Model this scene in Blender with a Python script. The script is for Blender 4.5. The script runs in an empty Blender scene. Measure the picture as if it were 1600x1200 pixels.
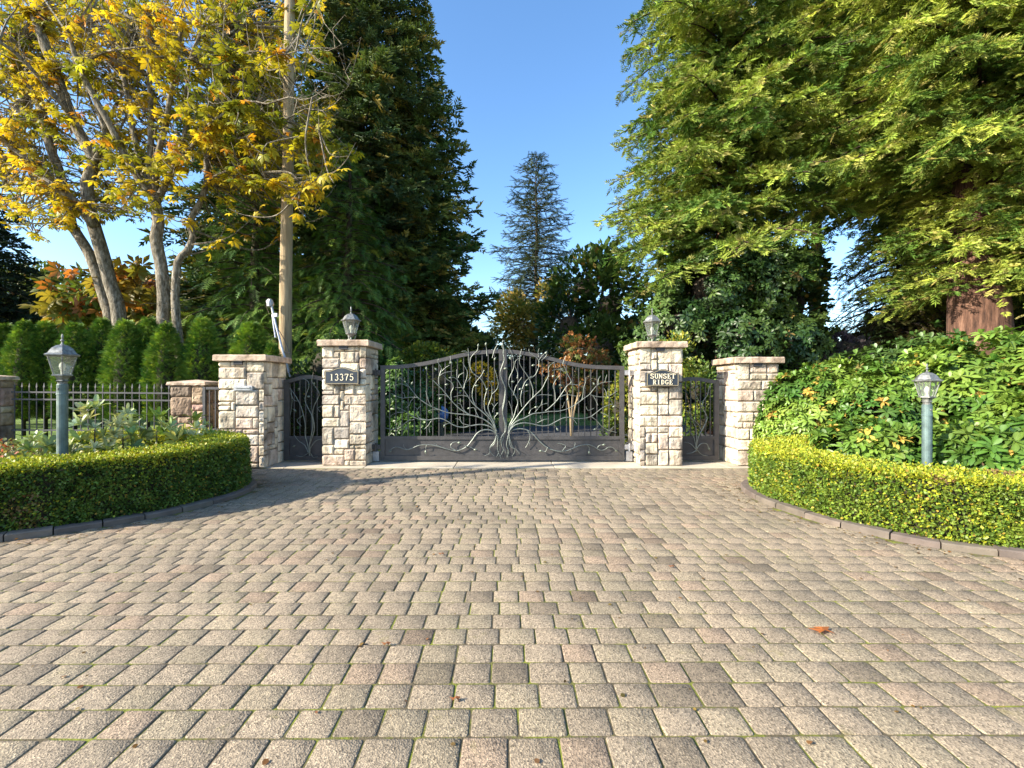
import bpy, math, random
import numpy as np
from mathutils import Vector
R = math.radians
scene = bpy.context.scene
C = scene.collection
# ------------------------------------------------------------------ camera, sky, sun, exposure
F, PX, PY, EYE = 700.0, 790.0, 603.0, 1.5
cam = bpy.data.cameras.new('camera'); camo = bpy.data.objects.new('camera', cam); C.objects.link(camo)
cam.sensor_width = 36; cam.lens = 36*F/1600; cam.clip_end = 2000; cam.clip_start = .05
cam.shift_x = (800-PX)/1600; cam.shift_y = (PY-600)/1600
camo.location = (0, 0, EYE); camo.rotation_euler = (R(90), 0, 0)
scene.camera = camo
SUN_EL, LIGHT_AZ = 27.0, 23.5          # light travels towards +X turned LIGHT_AZ to +Y
ld = Vector((math.cos(R(LIGHT_AZ))*math.cos(R(SUN_EL)), math.sin(R(LIGHT_AZ))*math.cos(R(SUN_EL)), -math.sin(R(SUN_EL))))
sun = bpy.data.lights.new('sun', 'SUN'); sun.energy = 5.0; sun.angle = R(.5); sun.color = (1, .90, .74)
suno = bpy.data.objects.new('sun', sun); C.objects.link(suno)
suno.rotation_euler = ld.to_track_quat('-Z', 'Y').to_euler()
w = bpy.data.worlds.new('World'); scene.world = w; w.use_nodes = True
nt = w.node_tree; bg = nt.nodes['Background']
sky = nt.nodes.new('ShaderNodeTexSky'); sky.sky_type = 'NISHITA'; sky.sun_disc = False
sky.sun_elevation = R(SUN_EL); sky.sun_rotation = math.atan2(-ld.x, -ld.y)
sky.altitude = 0; sky.air_density = 1.0; sky.dust_density = .7; sky.ozone_density = 2.4
hs = nt.nodes.new('ShaderNodeHueSaturation'); hs.inputs['Saturation'].default_value = 1.15; nt.links.new(sky.outputs[0], hs.inputs['Color']); nt.links.new(hs.outputs[0], bg.inputs[0]); bg.inputs[1].default_value = .15
scene.view_settings.view_transform = 'Standard'; scene.view_settings.look = 'None'
scene.view_settings.exposure = 1.35; scene.view_settings.gamma = 1
scene.cycles.max_bounces = 6; scene.cycles.transparent_max_bounces = 8
scene.cycles.diffuse_bounces = 2; scene.cycles.glossy_bounces = 2; scene.cycles.transmission_bounces = 3
rng = np.random.default_rng(7); random.seed(7)
def W(px, py, Y): return ((px-PX)*Y/F, Y, EYE-(py-PY)*Y/F)
# ------------------------------------------------------------------ noise
def hash3(i, j, k, s=0):
    h = (i.astype(np.int64)*374761393 + j.astype(np.int64)*668265263 + k.astype(np.int64)*2147483647 + s*144665) & 0xffffffff
    h = ((h ^ (h >> 13))*1274126177) & 0xffffffff
    return ((h ^ (h >> 16)) & 0xffff)/65535.0
def vnoise(P, sc=1.0, s=0):
    P = np.atleast_2d(np.asarray(P, float))*sc + 57.3
    i = np.floor(P).astype(int); f = P-i; f = f*f*(3-2*f); out = 0
    for a in (0, 1):
        for b in (0, 1):
            for c in (0, 1):
                wgt = (f[:,0] if a else 1-f[:,0])*(f[:,1] if b else 1-f[:,1])*(f[:,2] if c else 1-f[:,2])
                out = out + wgt*hash3(i[:,0]+a, i[:,1]+b, i[:,2]+c, s)
    return out
# ------------------------------------------------------------------ mesh building
def prop(o, label=None, cat=None, group=None, kind=None):
    if label: o['label'] = label
    if cat: o['category'] = cat
    if group: o['group'] = group
    if kind: o['kind'] = kind
    return o
def link(name, me, mat, parent=None):
    o = bpy.data.objects.new(name, me); C.objects.link(o)
    if mat: me.materials.append(mat)
    if parent: o.parent = parent
    return o
def thing(name, label, cat, loc=(0,0,0), rz=0, group=None):
    o = bpy.data.objects.new(name, None); C.objects.link(o); o.location = loc; o.rotation_euler = (0,0,rz)
    o.empty_display_size = .2
    return prop(o, label, cat, group)
class M:
    def __init__(s): s.v = []; s.f = []; s.c = []
    def add(s, vs, fs, col=(1,1,1)):
        n = len(s.v); s.v += [tuple(v) for v in vs]; s.f += [tuple(i+n for i in f) for f in fs]
        if len(col) == 3 and not hasattr(col[0], '__len__'): s.c += [tuple(col)]*len(vs)
        else: s.c += [tuple(c) for c in col]
    def box(s, c, d, rz=0, col=(1,1,1), bev=0):
        x, y, z = d[0]/2, d[1]/2, d[2]/2; ca, sa = math.cos(rz), math.sin(rz)
        if bev:
            b = bev; vs = []; 
            for (zz, ins) in ((-z,b),(-z+b,0),(z-b,0),(z,b)):
                for sx, sy in ((-1,-1),(1,-1),(1,1),(-1,1)): vs.append((sx*(x-ins), sy*(y-ins), zz))
            fs = [(3,2,1,0),(12,13,14,15)]
            for r in range(3):
                for k in range(4): fs.append((r*4+k, r*4+(k+1)%4, r*4+4+(k+1)%4, r*4+4+k))
        else:
            vs = [(-x,-y,-z),(x,-y,-z),(x,y,-z),(-x,y,-z),(-x,-y,z),(x,-y,z),(x,y,z),(-x,y,z)]
            fs = [(3,2,1,0),(4,5,6,7),(0,1,5,4),(1,2,6,5),(2,3,7,6),(3,0,4,7)]
        s.add([(c[0]+a*ca-b_*sa, c[1]+a*sa+b_*ca, c[2]+e) for a, b_, e in vs], fs, col); return s
    def tube(s, pts, r, n=6, col=(1,1,1), cap=True):
        pts = [Vector(p) for p in pts]; m = len(pts)
        rr = r if hasattr(r, '__len__') else [r]*m
        u = None; vs = []
        for i, p in enumerate(pts):
            t = (pts[min(i+1,m-1)]-pts[max(i-1,0)])
            t = t.normalized() if t.length > 1e-9 else Vector((0,0,1))
            if u is None: u = t.cross(Vector((0,0,1)) if abs(t.z) < .9 else Vector((1,0,0))).normalized()
            u = (u - t*u.dot(t)).normalized(); q = t.cross(u)
            for k in range(n):
                a = 2*math.pi*k/n; vs.append(p+(u*math.cos(a)+q*math.sin(a))*rr[i])
        fs = []
        for i in range(m-1):
            for k in range(n): fs.append((i*n+k, i*n+(k+1)%n, (i+1)*n+(k+1)%n, (i+1)*n+k))
        if cap: fs += [tuple(range(n-1,-1,-1)), tuple((m-1)*n+k for k in range(n))]
        s.add(vs, fs, col); return s
    def lathe(s, prof, n=16, c=(0,0,0), rot=0, col=(1,1,1)):
        vs = []; m = len(prof)
        for (r, z) in prof:
            for k in range(n):
                a = rot+2*math.pi*k/n; vs.append((c[0]+r*math.cos(a), c[1]+r*math.sin(a), c[2]+z))
        fs = [(i*n+k, i*n+(k+1)%n, (i+1)*n+(k+1)%n, (i+1)*n+k) for i in range(m-1) for k in range(n)]
        fs += [tuple(range(n-1,-1,-1)), tuple((m-1)*n+k for k in range(n))]
        s.add(vs, fs, col); return s
    def prism(s, poly, y0, y1, col=(1,1,1)):      # poly in (x,z), extruded along y from y0 (front) to y1
        n = len(poly); vs = [(x,y0,z) for x,z in poly]+[(x,y1,z) for x,z in poly]
        fs = [tuple(range(n)), tuple(range(2*n-1,n-1,-1))]+[(k, k+n, (k+1)%n+n, (k+1)%n) for k in range(n)]
        s.add(vs, fs, col); return s
    def build(s, name, mat, parent=None, smooth=False):
        me = bpy.data.meshes.new(name); me.from_pydata(s.v, [], s.f)
        a = me.color_attributes.new('tint', 'FLOAT_COLOR', 'POINT')
        c = np.ones((len(s.v),4), np.float32); c[:,:3] = np.array(s.c, np.float32).reshape(-1,3); a.data.foreach_set('color', c.ravel())
        if smooth: me.polygons.foreach_set('use_smooth', np.ones(len(me.polygons), bool))
        me.update(); return link(name, me, mat, parent)
class Scat:
    """many copies of a small template baked into one mesh"""
    def __init__(s): s.V = []; s.L = []; s.S = []; s.Cc = []; s.n = 0
    def add(s, T, P, Rm, sc, col, cvar=0):
        tv, tf = T[0], T[1]; k = len(tv); n = len(P)
        if n == 0: return
        tc = T[2] if len(T) > 2 else np.ones((k,1))
        sc = np.asarray(sc, float); sc = sc[:,None,None] if sc.ndim == 1 else sc[:,None,:]
        v = np.einsum('nij,nkj->nki', Rm, tv[None]*sc) + P[:,None,:]
        lo = np.array([i for f in tf for i in f]); sz = np.array([len(f) for f in tf])
        s.V.append(v.reshape(-1,3).astype(np.float32))
        s.L.append((lo[None]+k*np.arange(n)[:,None]+s.n).ravel()); s.S.append(np.tile(sz, n))
        c = np.repeat(np.asarray(col)[:,None,:], k, 1)*tc[None]
        s.Cc.append(c.reshape(-1,3).astype(np.float32)); s.n += n*k
    def build(s, name, mat, parent=None, smooth=False):
        V = np.concatenate(s.V); L = np.concatenate(s.L).astype(np.int32); S = np.concatenate(s.S).astype(np.int32); cc = np.concatenate(s.Cc)
        me = bpy.data.meshes.new(name); me.vertices.add(len(V)); me.vertices.foreach_set('co', V.ravel())
        me.loops.add(len(L)); me.loops.foreach_set('vertex_index', L)
        me.polygons.add(len(S)); st = np.zeros(len(S), np.int32); st[1:] = np.cumsum(S)[:-1]
        me.polygons.foreach_set('loop_start', st); me.polygons.foreach_set('loop_total', S)
        if smooth: me.polygons.foreach_set('use_smooth', np.ones(len(S), bool))
        a = me.color_attributes.new('tint', 'FLOAT_COLOR', 'POINT')
        c = np.ones((len(V),4), np.float32); c[:,:3] = cc; a.data.foreach_set('color', c.ravel())
        me.update(calc_edges=True); return link(name, me, mat, parent)
def nrm(a): return a/np.maximum(np.linalg.norm(a, axis=-1, keepdims=True), 1e-9)
def frames(D, U=None, roll=None):
    x = nrm(np.asarray(D, float)); n = len(x)
    U = np.tile([0,0,1.], (n,1)) if U is None else np.asarray(U, float)
    z = U-(U*x).sum(1, keepdims=True)*x
    bad = np.linalg.norm(z, axis=1) < 1e-3; z[bad] = np.cross(x[bad], [0,1.,0]); z = nrm(z); y = np.cross(z, x)
    if roll is not None:
        c, s_ = np.cos(roll)[:,None], np.sin(roll)[:,None]; y, z = y*c+z*s_, z*c-y*s_
    return np.stack([x, y, z], 2)
def rdir(n, zs=1.0):
    d = rng.normal(size=(n,3)); d[:,2] *= zs; return nrm(d)
def jitcol(n, base, var=.2, hue=.1):
    b = np.asarray(base, float); b = np.tile(b, (n,1)) if b.ndim == 1 else b
    return np.clip(b*(1+rng.uniform(-var,var,(n,1)))*(1+rng.uniform(-hue,hue,(n,3))), .002, .9)
def mixc(a, b, t): return np.asarray(a)[None]*(1-t[:,None])+np.asarray(b)[None]*t[:,None]
def smooth(x): x = np.clip(x, 0, 1); return x*x*(3-2*x)
def catmull(pts, step=.08):
    P = np.array(pts, float); P = np.vstack([2*P[0]-P[1], P, 2*P[-1]-P[-2]]); out = []
    for i in range(1, len(P)-2):
        p0,p1,p2,p3 = P[i-1:i+3]; n = max(2, int(np.linalg.norm(p2-p1)/step))
        t = np.linspace(0,1,n,endpoint=False)[:,None]
        out.append(.5*((2*p1)+(-p0+p2)*t+(2*p0-5*p1+4*p2-p3)*t**2+(-p0+3*p1-3*p2+p3)*t**3))
    out.append(P[-2][None]); return np.vstack(out)
# ------------------------------------------------------------------ materials
def newmat(name):
    m = bpy.data.materials.new(name); m.use_nodes = True; return m, m.node_tree, m.node_tree.nodes['Principled BSDF']
def N(nt, t, **kw):
    n = nt.nodes.new(t)
    for k, v in kw.items():
        if k.startswith('i_'): n.inputs[k[2:].replace('_',' ')].default_value = v
        else: setattr(n, k, v)
    return n
def ramp(nt, src, stops):
    r = nt.nodes.new('ShaderNodeValToRGB'); nt.links.new(src, r.inputs[0]); e = r.color_ramp.elements
    while len(e) < len(stops): e.new(.5)
    for k, (p, c) in enumerate(stops): e[k].position = p; e[k].color = (*c, 1) if len(c) == 3 else c
    return r.outputs[0]
def mulc(nt, a, b, fac=1.0, mode='MULTIPLY'):
    m = nt.nodes.new('ShaderNodeMix'); m.data_type = 'RGBA'; m.blend_type = mode
    if isinstance(fac, float): m.inputs[0].default_value = fac
    else: nt.links.new(fac, m.inputs[0])
    for s, i in ((a,6),(b,7)):
        if isinstance(s, tuple): m.inputs[i].default_value = (*s, 1)
        else: nt.links.new(s, m.inputs[i])
    return m.outputs[2]
def tint(nt): return N(nt, 'ShaderNodeAttribute', attribute_name='tint').outputs['Color']
def noise(nt, sc, det=3, rough=.55, vec=None):
    n = N(nt, 'ShaderNodeTexNoise', i_Scale=sc, i_Detail=det, i_Roughness=rough)
    if vec is None:
        g = N(nt, 'ShaderNodeNewGeometry'); vec = g.outputs['Position']
    nt.links.new(vec, n.inputs['Vector']); return n.outputs['Fac']
def bump(nt, bs, h, st=.3, dist=.01, prev=None):
    b = N(nt, 'ShaderNodeBump', i_Strength=st, i_Distance=dist); nt.links.new(h, b.inputs['Height'])
    if prev: nt.links.new(prev, b.inputs['Normal'])
    nt.links.new(b.outputs[0], bs.inputs['Normal']); return b.outputs[0]
def leafmat(name, rough=.5, trans=.3, spec=.5):
    m, nt, bs = newmat(name); t = tint(nt)
    nt.links.new(t, bs.inputs['Base Color']); bs.inputs['Roughness'].default_value = rough
    bs.inputs['Specular IOR Level'].default_value = spec
    tr = N(nt, 'ShaderNodeBsdfTranslucent'); nt.links.new(mulc(nt, t, (1.0,.95,.45)), tr.inputs[0])
    mx = N(nt, 'ShaderNodeMixShader'); mx.inputs[0].default_value = trans
    nt.links.new(bs.outputs[0], mx.inputs[1]); nt.links.new(tr.outputs[0], mx.inputs[2])
    nt.links.new(mx.outputs[0], nt.nodes['Material Output'].inputs[0]); return m
def plain(name, col, rough=.6, metal=0, nsc=0, nvar=.25, bst=0, bsc=60, bdist=.003):
    m, nt, bs = newmat(name); bs.inputs['Roughness'].default_value = rough; bs.inputs['Metallic'].default_value = metal
    src = tint(nt)
    c = mulc(nt, src, tuple(col))
    if nsc:
        c = mulc(nt, c, ramp(nt, noise(nt, nsc, 4), [(.3,(1-nvar,)*3),(.7,(1+nvar*.5,)*3)]))
    nt.links.new(c, bs.inputs['Base Color'])
    if bst: bump(nt, bs, noise(nt, bsc, 4), bst, bdist)
    return m
MAT = {}
MAT['leaf'] = leafmat('leaf_gloss', .42, .25, .5)
MAT['needle'] = leafmat('needles', .6, .22, .3)
MAT['autumn'] = leafmat('autumn_leaf', .5, .45, .4)
MAT['hedge'] = leafmat('box_leaf', .5, .25, .4)
MAT['core'] = plain('inner_twigs', (.03,.026,.014), .95)
MAT['gate'] = plain('bronze_paint', (.062,.058,.057), .5, 0, 9, .3, .15, 90, .002)
MAT['vine'] = plain('verdigris_iron', (.20,.225,.20), .5, .45, 14, .4, .3, 120, .002)
MAT['iron'] = plain('grey_iron', (.05,.052,.06), .5, 0, 12, .3)
MAT['lamp'] = plain('weathered_aluminium', (.25,.26,.25), .5, .5, 22, .6, .3, 70, .003)
MAT['lamppost'] = plain('patina_post', (.115,.165,.155), .55, .3, 9, .45, .2, 60, .003)
MAT['dark'] = plain('dark_metal', (.03,.03,.035), .5)
MAT['bulb'] = plain('bulb_glass', (.75,.72,.62), .25)
MAT['plaque'] = plain('plaque_paint', (.035,.045,.06), .4, .2, 8, .3)
MAT['letter'] = plain('pale_gold_paint', (.8,.72,.52), .4)
MAT['zinc'] = plain('zinc', (.42,.43,.45), .45, .6, 20, .3)
MAT['conc'] = plain('concrete', (.50,.44,.34), .85, 0, 2.2, .25, .3, 150, .003)
MAT['kerb'] = plain('kerb_concrete', (.15,.125,.105), .9, 0, 7, .3, .5, 90, .006)
MAT['bark_pole'] = None
def glass():
    m, nt, bs = newmat('thin_lantern_glass'); nt.nodes.remove(bs)
    a = N(nt, 'ShaderNodeBsdfTransparent'); a.inputs[0].default_value = (.86,.90,.86,1)
    g = N(nt, 'ShaderNodeBsdfGlossy'); g.inputs['Roughness'].default_value = .12
    d = N(nt, 'ShaderNodeBsdfDiffuse'); d.inputs[0].default_value = (.7,.74,.68,1)
    m1 = N(nt, 'ShaderNodeMixShader'); m1.inputs[0].default_value = .5; nt.links.new(g.outputs[0], m1.inputs[1]); nt.links.new(d.outputs[0], m1.inputs[2])
    m2 = N(nt, 'ShaderNodeMixShader'); m2.inputs[0].default_value = .2; nt.links.new(a.outputs[0], m2.inputs[1]); nt.links.new(m1.outputs[0], m2.inputs[2])
    nt.links.new(m2.outputs[0], nt.nodes['Material Output'].inputs[0]); return m
MAT['glass'] = glass()
def stonemat():
    m, nt, bs = newmat('split_face_stone'); t = tint(nt)
    c = mulc(nt, t, ramp(nt, noise(nt, 7, 5, .6), [(.28,(.55,.50,.46)),(.5,(.95,.93,.9)),(.75,(1.15,1.12,1.05))]))
    c = mulc(nt, c, ramp(nt, noise(nt, 2.3, 4, .65), [(.36,(.50,.48,.46)),(.52,(1,1,1)),(.9,(1.06,1.0,.95))]))
    g = N(nt, 'ShaderNodeNewGeometry').outputs['Position']; mp = N(nt, 'ShaderNodeMapping'); mp.inputs['Scale'].default_value = (9,9,.9); nt.links.new(g, mp.inputs[0])
    c = mulc(nt, c, ramp(nt, noise(nt, 1.0, 5, .6, mp.outputs[0]), [(.30,(.55,.52,.48)),(.46,(1,1,1))]))
    nt.links.new(c, bs.inputs['Base Color']); bs.inputs['Roughness'].default_value = .88
    b = bump(nt, bs, noise(nt, 26, 6, .65), .6, .02); bump(nt, bs, noise(nt, 140, 3), .4, .004, b); return m
MAT['stone'] = stonemat()
def pavermat():
    m, nt, bs = newmat('tumbled_paver'); t = tint(nt)
    g = N(nt, 'ShaderNodeNewGeometry').outputs['Position']
    v = N(nt, 'ShaderNodeTexVoronoi', i_Scale=125.0); nt.links.new(g, v.inputs['Vector'])
    ag = ramp(nt, v.outputs['Color'], [(.1,(.30,.28,.26)),(.4,(.88,.86,.83)),(.75,(1.18,1.15,1.1)),(.95,(1.8,1.75,1.65))])
    c = mulc(nt, t, ag, .85)
    c = mulc(nt, c, ramp(nt, noise(nt, 420, 2), [(.35,(.55,.54,.52)),(.6,(1.2,1.18,1.12))]), .8)
    c = mulc(nt, c, ramp(nt, noise(nt, 1.1, 4, .6), [(.3,(.76,.76,.74)),(.7,(1.12,1.08,1.04))]))
    mz = ramp(nt, noise(nt, 5, 5, .7), [(.60,(0,0,0)),(.72,(.55,.55,.55))])
    c = mulc(nt, c, (.17,.15,.055), mz, 'MIX')
    nt.links.new(c, bs.inputs['Base Color']); bs.inputs['Roughness'].default_value = .9
    b = bump(nt, bs, v.outputs['Distance'], .55, .006); bump(nt, bs, noise(nt, 45, 5, .7), .5, .008, b); return m
MAT['paver'] = pavermat()
def jointmat():
    m, nt, bs = newmat('mossy_joint')
    c = ramp(nt, noise(nt, 3.1, 7, .75), [(.32,(.045,.037,.022)),(.46,(.11,.088,.05)),(.55,(.13,.14,.02)),(.62,(.20,.23,.025)),(.74,(.24,.12,.045))])
    nt.links.new(c, bs.inputs['Base Color']); bs.inputs['Roughness'].default_value = 1
    bump(nt, bs, noise(nt, 90, 4), .7, .01); return m
MAT['joint'] = jointmat()
def soilmat():
    m, nt, bs = newmat('leafy_soil')
    c = ramp(nt, noise(nt, 18, 6, .7), [(.3,(.025,.018,.012)),(.5,(.075,.052,.034)),(.65,(.15,.095,.05)),(.75,(.09,.10,.03))])
    nt.links.new(c, bs.inputs['Base Color']); bs.inputs['Roughness'].default_value = 1
    bump(nt, bs, noise(nt, 40, 5), .8, .03); return m
MAT['soil'] = soilmat()
def two(name, c0, c1, sc, rough=.9, bst=.4, bsc=60, bd=.01):
    m, nt, bs = newmat(name); nt.links.new(ramp(nt, noise(nt, sc, 5, .6), [(.35,c0),(.65,c1)]), bs.inputs['Base Color'])
    bs.inputs['Roughness'].default_value = rough; bump(nt, bs, noise(nt, bsc, 4), bst, bd); return m
MAT['lawn'] = two('lawn', (.07,.13,.015), (.17,.26,.03), 1.2, .9, .8, 30, .05)
MAT['asphalt'] = two('asphalt', (.045,.047,.052), (.075,.076,.08), 3, .85, .5, 200, .004)
def barkmat(name, c0, c1, c2, vert=6, sc=5):
    m, nt, bs = newmat(name); g = N(nt, 'ShaderNodeNewGeometry').outputs['Position']
    mp = N(nt, 'ShaderNodeMapping'); mp.inputs['Scale'].default_value = (vert, vert, 1); nt.links.new(g, mp.inputs[0])
    n1 = noise(nt, sc, 6, .7, mp.outputs[0])
    c = ramp(nt, n1, [(.33,c0),(.5,c1),(.7,c2)]); c = mulc(nt, c, tint(nt))
    nt.links.new(c, bs.inputs['Base Color']); bs.inputs['Roughness'].default_value = .95
    bump(nt, bs, n1, .9, .04); return m
MAT['bark'] = barkmat('grey_bark', (.035,.028,.016), (.17,.145,.10), (.42,.38,.31), 3.2, 6)
MAT['darkbark'] = barkmat('dark_bark', (.02,.015,.01), (.06,.045,.03), (.11,.09,.06), 3, 5)
MAT['redbark'] = barkmat('red_brown_bark', (.025,.012,.008), (.10,.05,.032), (.24,.135,.09), 8, 1.6)
MAT['pole'] = barkmat('pole_wood', (.22,.16,.09), (.33,.25,.145), (.42,.33,.20), 12, 1.2)
# ------------------------------------------------------------------ leaf templates
def T_leaf(w=.28, fold=.07):
    return (np.array([(0,0,0),(.45,w,fold),(1,0,-.06),(.45,-w,fold)]), [(0,2,1),(0,3,2)])
def T_round(w=.42):
    return (np.array([(0,0,0),(.3,w,.06),(.75,w*.8,.05),(1,0,0),(.75,-w*.8,.05),(.3,-w,.06)]), [(0,3,2,1),(0,5,4,3)])
def T_whorl(nl=8, up=.25, seed=0, wd=.135):
    r = np.random.default_rng(seed); V = []; Fc = []; K = []
    for i in range(nl+2):
        inner = i >= nl
        az = i*2*math.pi/nl+r.uniform(-.25,.25); L = r.uniform(.75,1.05)*(.7 if inner else 1)
        el = r.uniform(.8,1.2) if inner else up+r.uniform(-.25,.3); cur = r.uniform(.35,.75)*(.3 if inner else 1)
        b = len(V); wv = wd*r.uniform(.85,1.15)
        for t, wf in ((.04,.1),(.3,.75),(.62,1.0),(.87,.62),(1.0,0)):
            rr = L*t*math.cos(el)*(1-.1*t); z = L*(t*math.sin(el)-cur*t*t*.6)
            c = np.array([rr*math.cos(az), rr*math.sin(az), z]); sd = np.array([-math.sin(az), math.cos(az), 0])*wv*wf
            if wf > 0:
                V += [c+sd+[0,0,.03], c, c-sd+[0,0,.03]]; K += [1.0,1.3,1.0]
            else: V.append(c); K.append(1)
        for q in range(3):
            o = b+q*3; Fc += [(o,o+3,o+4,o+1),(o+1,o+4,o+5,o+2)]
        o = b+9; Fc += [(o,o+3,o+1),(o+1,o+3,o+2)]
    V = np.array(V)[:, [2,0,1]]      # whorl axis along +x
    return (V, Fc, np.array(K)[:,None])
def T_palm(seed=0, nl=6):
    r = np.random.default_rng(seed); V = []; Fc = []; K = []
    for i in range(nl):
        a = (i/(nl-1)-.5)*math.radians(250)+r.uniform(-.1,.1); L = (1-.35*abs(i/(nl-1)-.5)*2)*r.uniform(.85,1.05); dr = r.uniform(.35,.9)
        b = len(V); d = np.array([math.cos(a), math.sin(a), 0]); s = np.array([-math.sin(a), math.cos(a), 0])*.225*L
        mid = d*L*.6-[0,0,dr*.25*L]; tip = d*L*.97-[0,0,dr*.8*L]
        V += [d*.02, mid+s-[0,0,.04], mid+[0,0,.02], mid-s-[0,0,.04], tip]; K += [1.15,.95,1.1,.95,.85]
        Fc += [(b,b+2,b+1),(b+1,b+2,b+4),(b,b+3,b+2),(b+2,b+3,b+4)]
    return (np.array(V), Fc, np.array(K)[:,None])
def T_fir(seed=0, n=7, wd=.2, up=True, fat=.055):
    r = np.random.default_rng(seed); V = [(0,0,.012),(0,0,-.012),(1,0,0)]; Fc = [(0,1,2)]
    for i in range(n):
        t = (i+.3)/n; L = wd*(1.15-.55*t)
        for q, (sy, sz) in enumerate(((1,.15),(-1,.15),(.15,.9),(-.1,-.6))):
            if q > 2 and (not up or i % 2): continue
            if q == 2 and not up: continue
            b = len(V); l = L*r.uniform(.8,1.2)*(1 if q < 2 else .7)
            V += [(t-fat,0,0),(t+fat,0,0),(t+l*.75, sy*l+r.uniform(-.02,.02), sz*l*.6)]; Fc.append((b,b+1,b+2))
    return (np.array(V), Fc)
def T_finger(seed=0, n=3, w=.085, L=.5):
    r = np.random.default_rng(seed); V = []; Fc = []; K = []
    def fing(p, d, l, wd):
        d = np.array(d)/np.linalg.norm(d); s = np.cross(d, [0,0,1.]); s /= np.linalg.norm(s); u = np.cross(s, d)
        for a in (s, u):
            b = len(V); V.extend([p, p+d*l*.45+a*wd, p+d*l, p+d*l*.45-a*wd]); Fc.append((b,b+1,b+2,b+3)); K.extend([.75,1,1.2,1])
    fing(np.array([.35,0,0.]), (1,0,.05), .65, w)
    for i in range(n):
        t = .05+.72*i/n
        for s in (1,-1): fing(np.array([t,0,0.]), (.75, s, r.uniform(-.1,.35)), L*(1-.5*t)*r.uniform(.85,1.15), w)
    return (np.array(V), Fc, np.array(K)[:,None])
def T_frond(seed=0, n=6, wd=.34, droop=.35):
    r = np.random.default_rng(seed); V = []; Fc = []; K = []
    for i in range(n):
        t = .08+.85*i/n; z = -droop*t*t
        for s in (1,-1):
            l = wd*(1.1-.75*t)*r.uniform(.8,1.2); b = len(V); ww = .07
            V += [(t-.03,0,z),(t+l*.35,s*l*.35+ww*.3,z+.0-ww*.2),(t+l*.8,s*l,z-l*.25),(t+l*.25+ww,s*l*.35-ww*.6*s,z-.02)]
            Fc.append((b,b+1,b+2,b+3)); K += [.8,1,1.2,1]
    b = len(V); V += [(.6,.03,-droop*.36),(.6,-.03,-droop*.36),(1.08,0,-droop*1.15)]; Fc.append((b,b+1,b+2)); K += [1,1,1.2]
    return (np.array(V), Fc, np.array(K)[:,None])
FING = [T_finger(k, 4, .052, .45) for k in range(3)]; FINGW = [T_finger(k, 3, .075, .55) for k in range(3)]
LEAF, LEAFW, ROUND = T_leaf(), T_leaf(.36,.05), T_round()
FIRT = [T_fir(k) for k in range(3)]; FIRLIGHT = [T_fir(9, 5, .26, False, .07)]
PALM = [T_palm(k) for k in range(3)]; WHORL = [T_whorl(8,.25,k) for k in range(4)]
FROND = [T_frond(k) for k in range(3)]
def scatter(sc, Ts, P, D, size, col, U=None, roll=None):
    n = len(P); size = np.broadcast_to(np.asarray(size, float), (n,)); idx = rng.integers(0, len(Ts), n); Rm = frames(D, U, roll)
    for k, T in enumerate(Ts):
        m = idx == k; sc.add(T, P[m], Rm[m], size[m], np.asarray(col)[m])
def offscreen(P):
    y = np.maximum(P[:,1], .5); px = P[:,0]/y*F+PX; py = PY-(P[:,2]-EYE)/y*F
    return (P[:,1] < 1) | (px < -90) | (px > 1690) | (py < -70)
def keepmask(P, frac=.22):
    off = offscreen(P); return (~off) | (rng.random(len(P)) < frac), off
# ================================================================== GROUND
KL = catmull([(-11,1.2),(-9,2.15),(-7.5,2.9),(-6.2,3.6),(-4.86,4.3),(-4.46,4.6),(-4.05,5.0),(-3.78,5.45),(-3.63,5.95),(-3.63,6.45),(-3.8,6.85),(-4.15,7.2),(-4.7,7.5),(-5.5,7.65),(-6.5,7.7)])
KR = catmull([(11,1.1),(9,2.1),(7.5,2.68),(6.2,3.15),(5.2,3.55),(4.41,3.91),(4.1,4.06),(3.88,4.24),(3.68,4.5),(3.5,4.82),(3.38,5.2),(3.31,5.6),(3.31,6.0),(3.42,6.5),(3.66,6.87),(4.05,7.15),(4.6,7.35),(5.5,7.5)])
def normals(P, side):
    t = nrm(np.gradient(P, axis=0)); return np.stack([-t[:,1], t[:,0]], 1)*side
NL, NR = normals(KL, 1), normals(KR, -1)      # both point into the beds
def sdist(xy, K, Nn):                         # signed distance, + inside the bed
    out = np.full(len(xy), -9.0); best = np.full(len(xy), 1e9)
    for a in range(0, len(K), 2):
        d = xy-K[a]; l = (d**2).sum(1); m = l < best
        best[m] = l[m]; out[m] = np.sqrt(l[m])*np.sign((d[m]*Nn[a]).sum(1))
    return out
def bedz(x, y, sd):
    h = .05+.36*smooth((y-5.3)/3.6)*smooth((abs(x)-4.9)/1.2)
    return np.where(sd > .13, h, -.10)
def heightfield(name, x0, x1, y0, y1, st, fn, mat, **kw):
    xs = np.arange(x0, x1+st/2, st); ys = np.arange(y0, y1+st/2, st); X, Y = np.meshgrid(xs, ys)
    Z = fn(X.ravel(), Y.ravel()); nx, ny = len(xs), len(ys)
    i = (np.arange(ny-1)[:,None]*nx+np.arange(nx-1)[None]).ravel()
    me = bpy.data.meshes.new(name); V = np.stack([X.ravel(), Y.ravel(), Z], 1)
    me.from_pydata(V.tolist(), [], np.stack([i, i+1, i+nx+1, i+nx], 1).tolist())
    me.polygons.foreach_set('use_smooth', np.ones(len(me.polygons), bool))
    return prop(link(name, me, mat), kind='structure', **kw)
def zl(x, y): sd = sdist(np.stack([x,y],1), KL, NL); return bedz(x, y, sd)+.03*vnoise(np.stack([x,y,x*0],1), 3)
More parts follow.
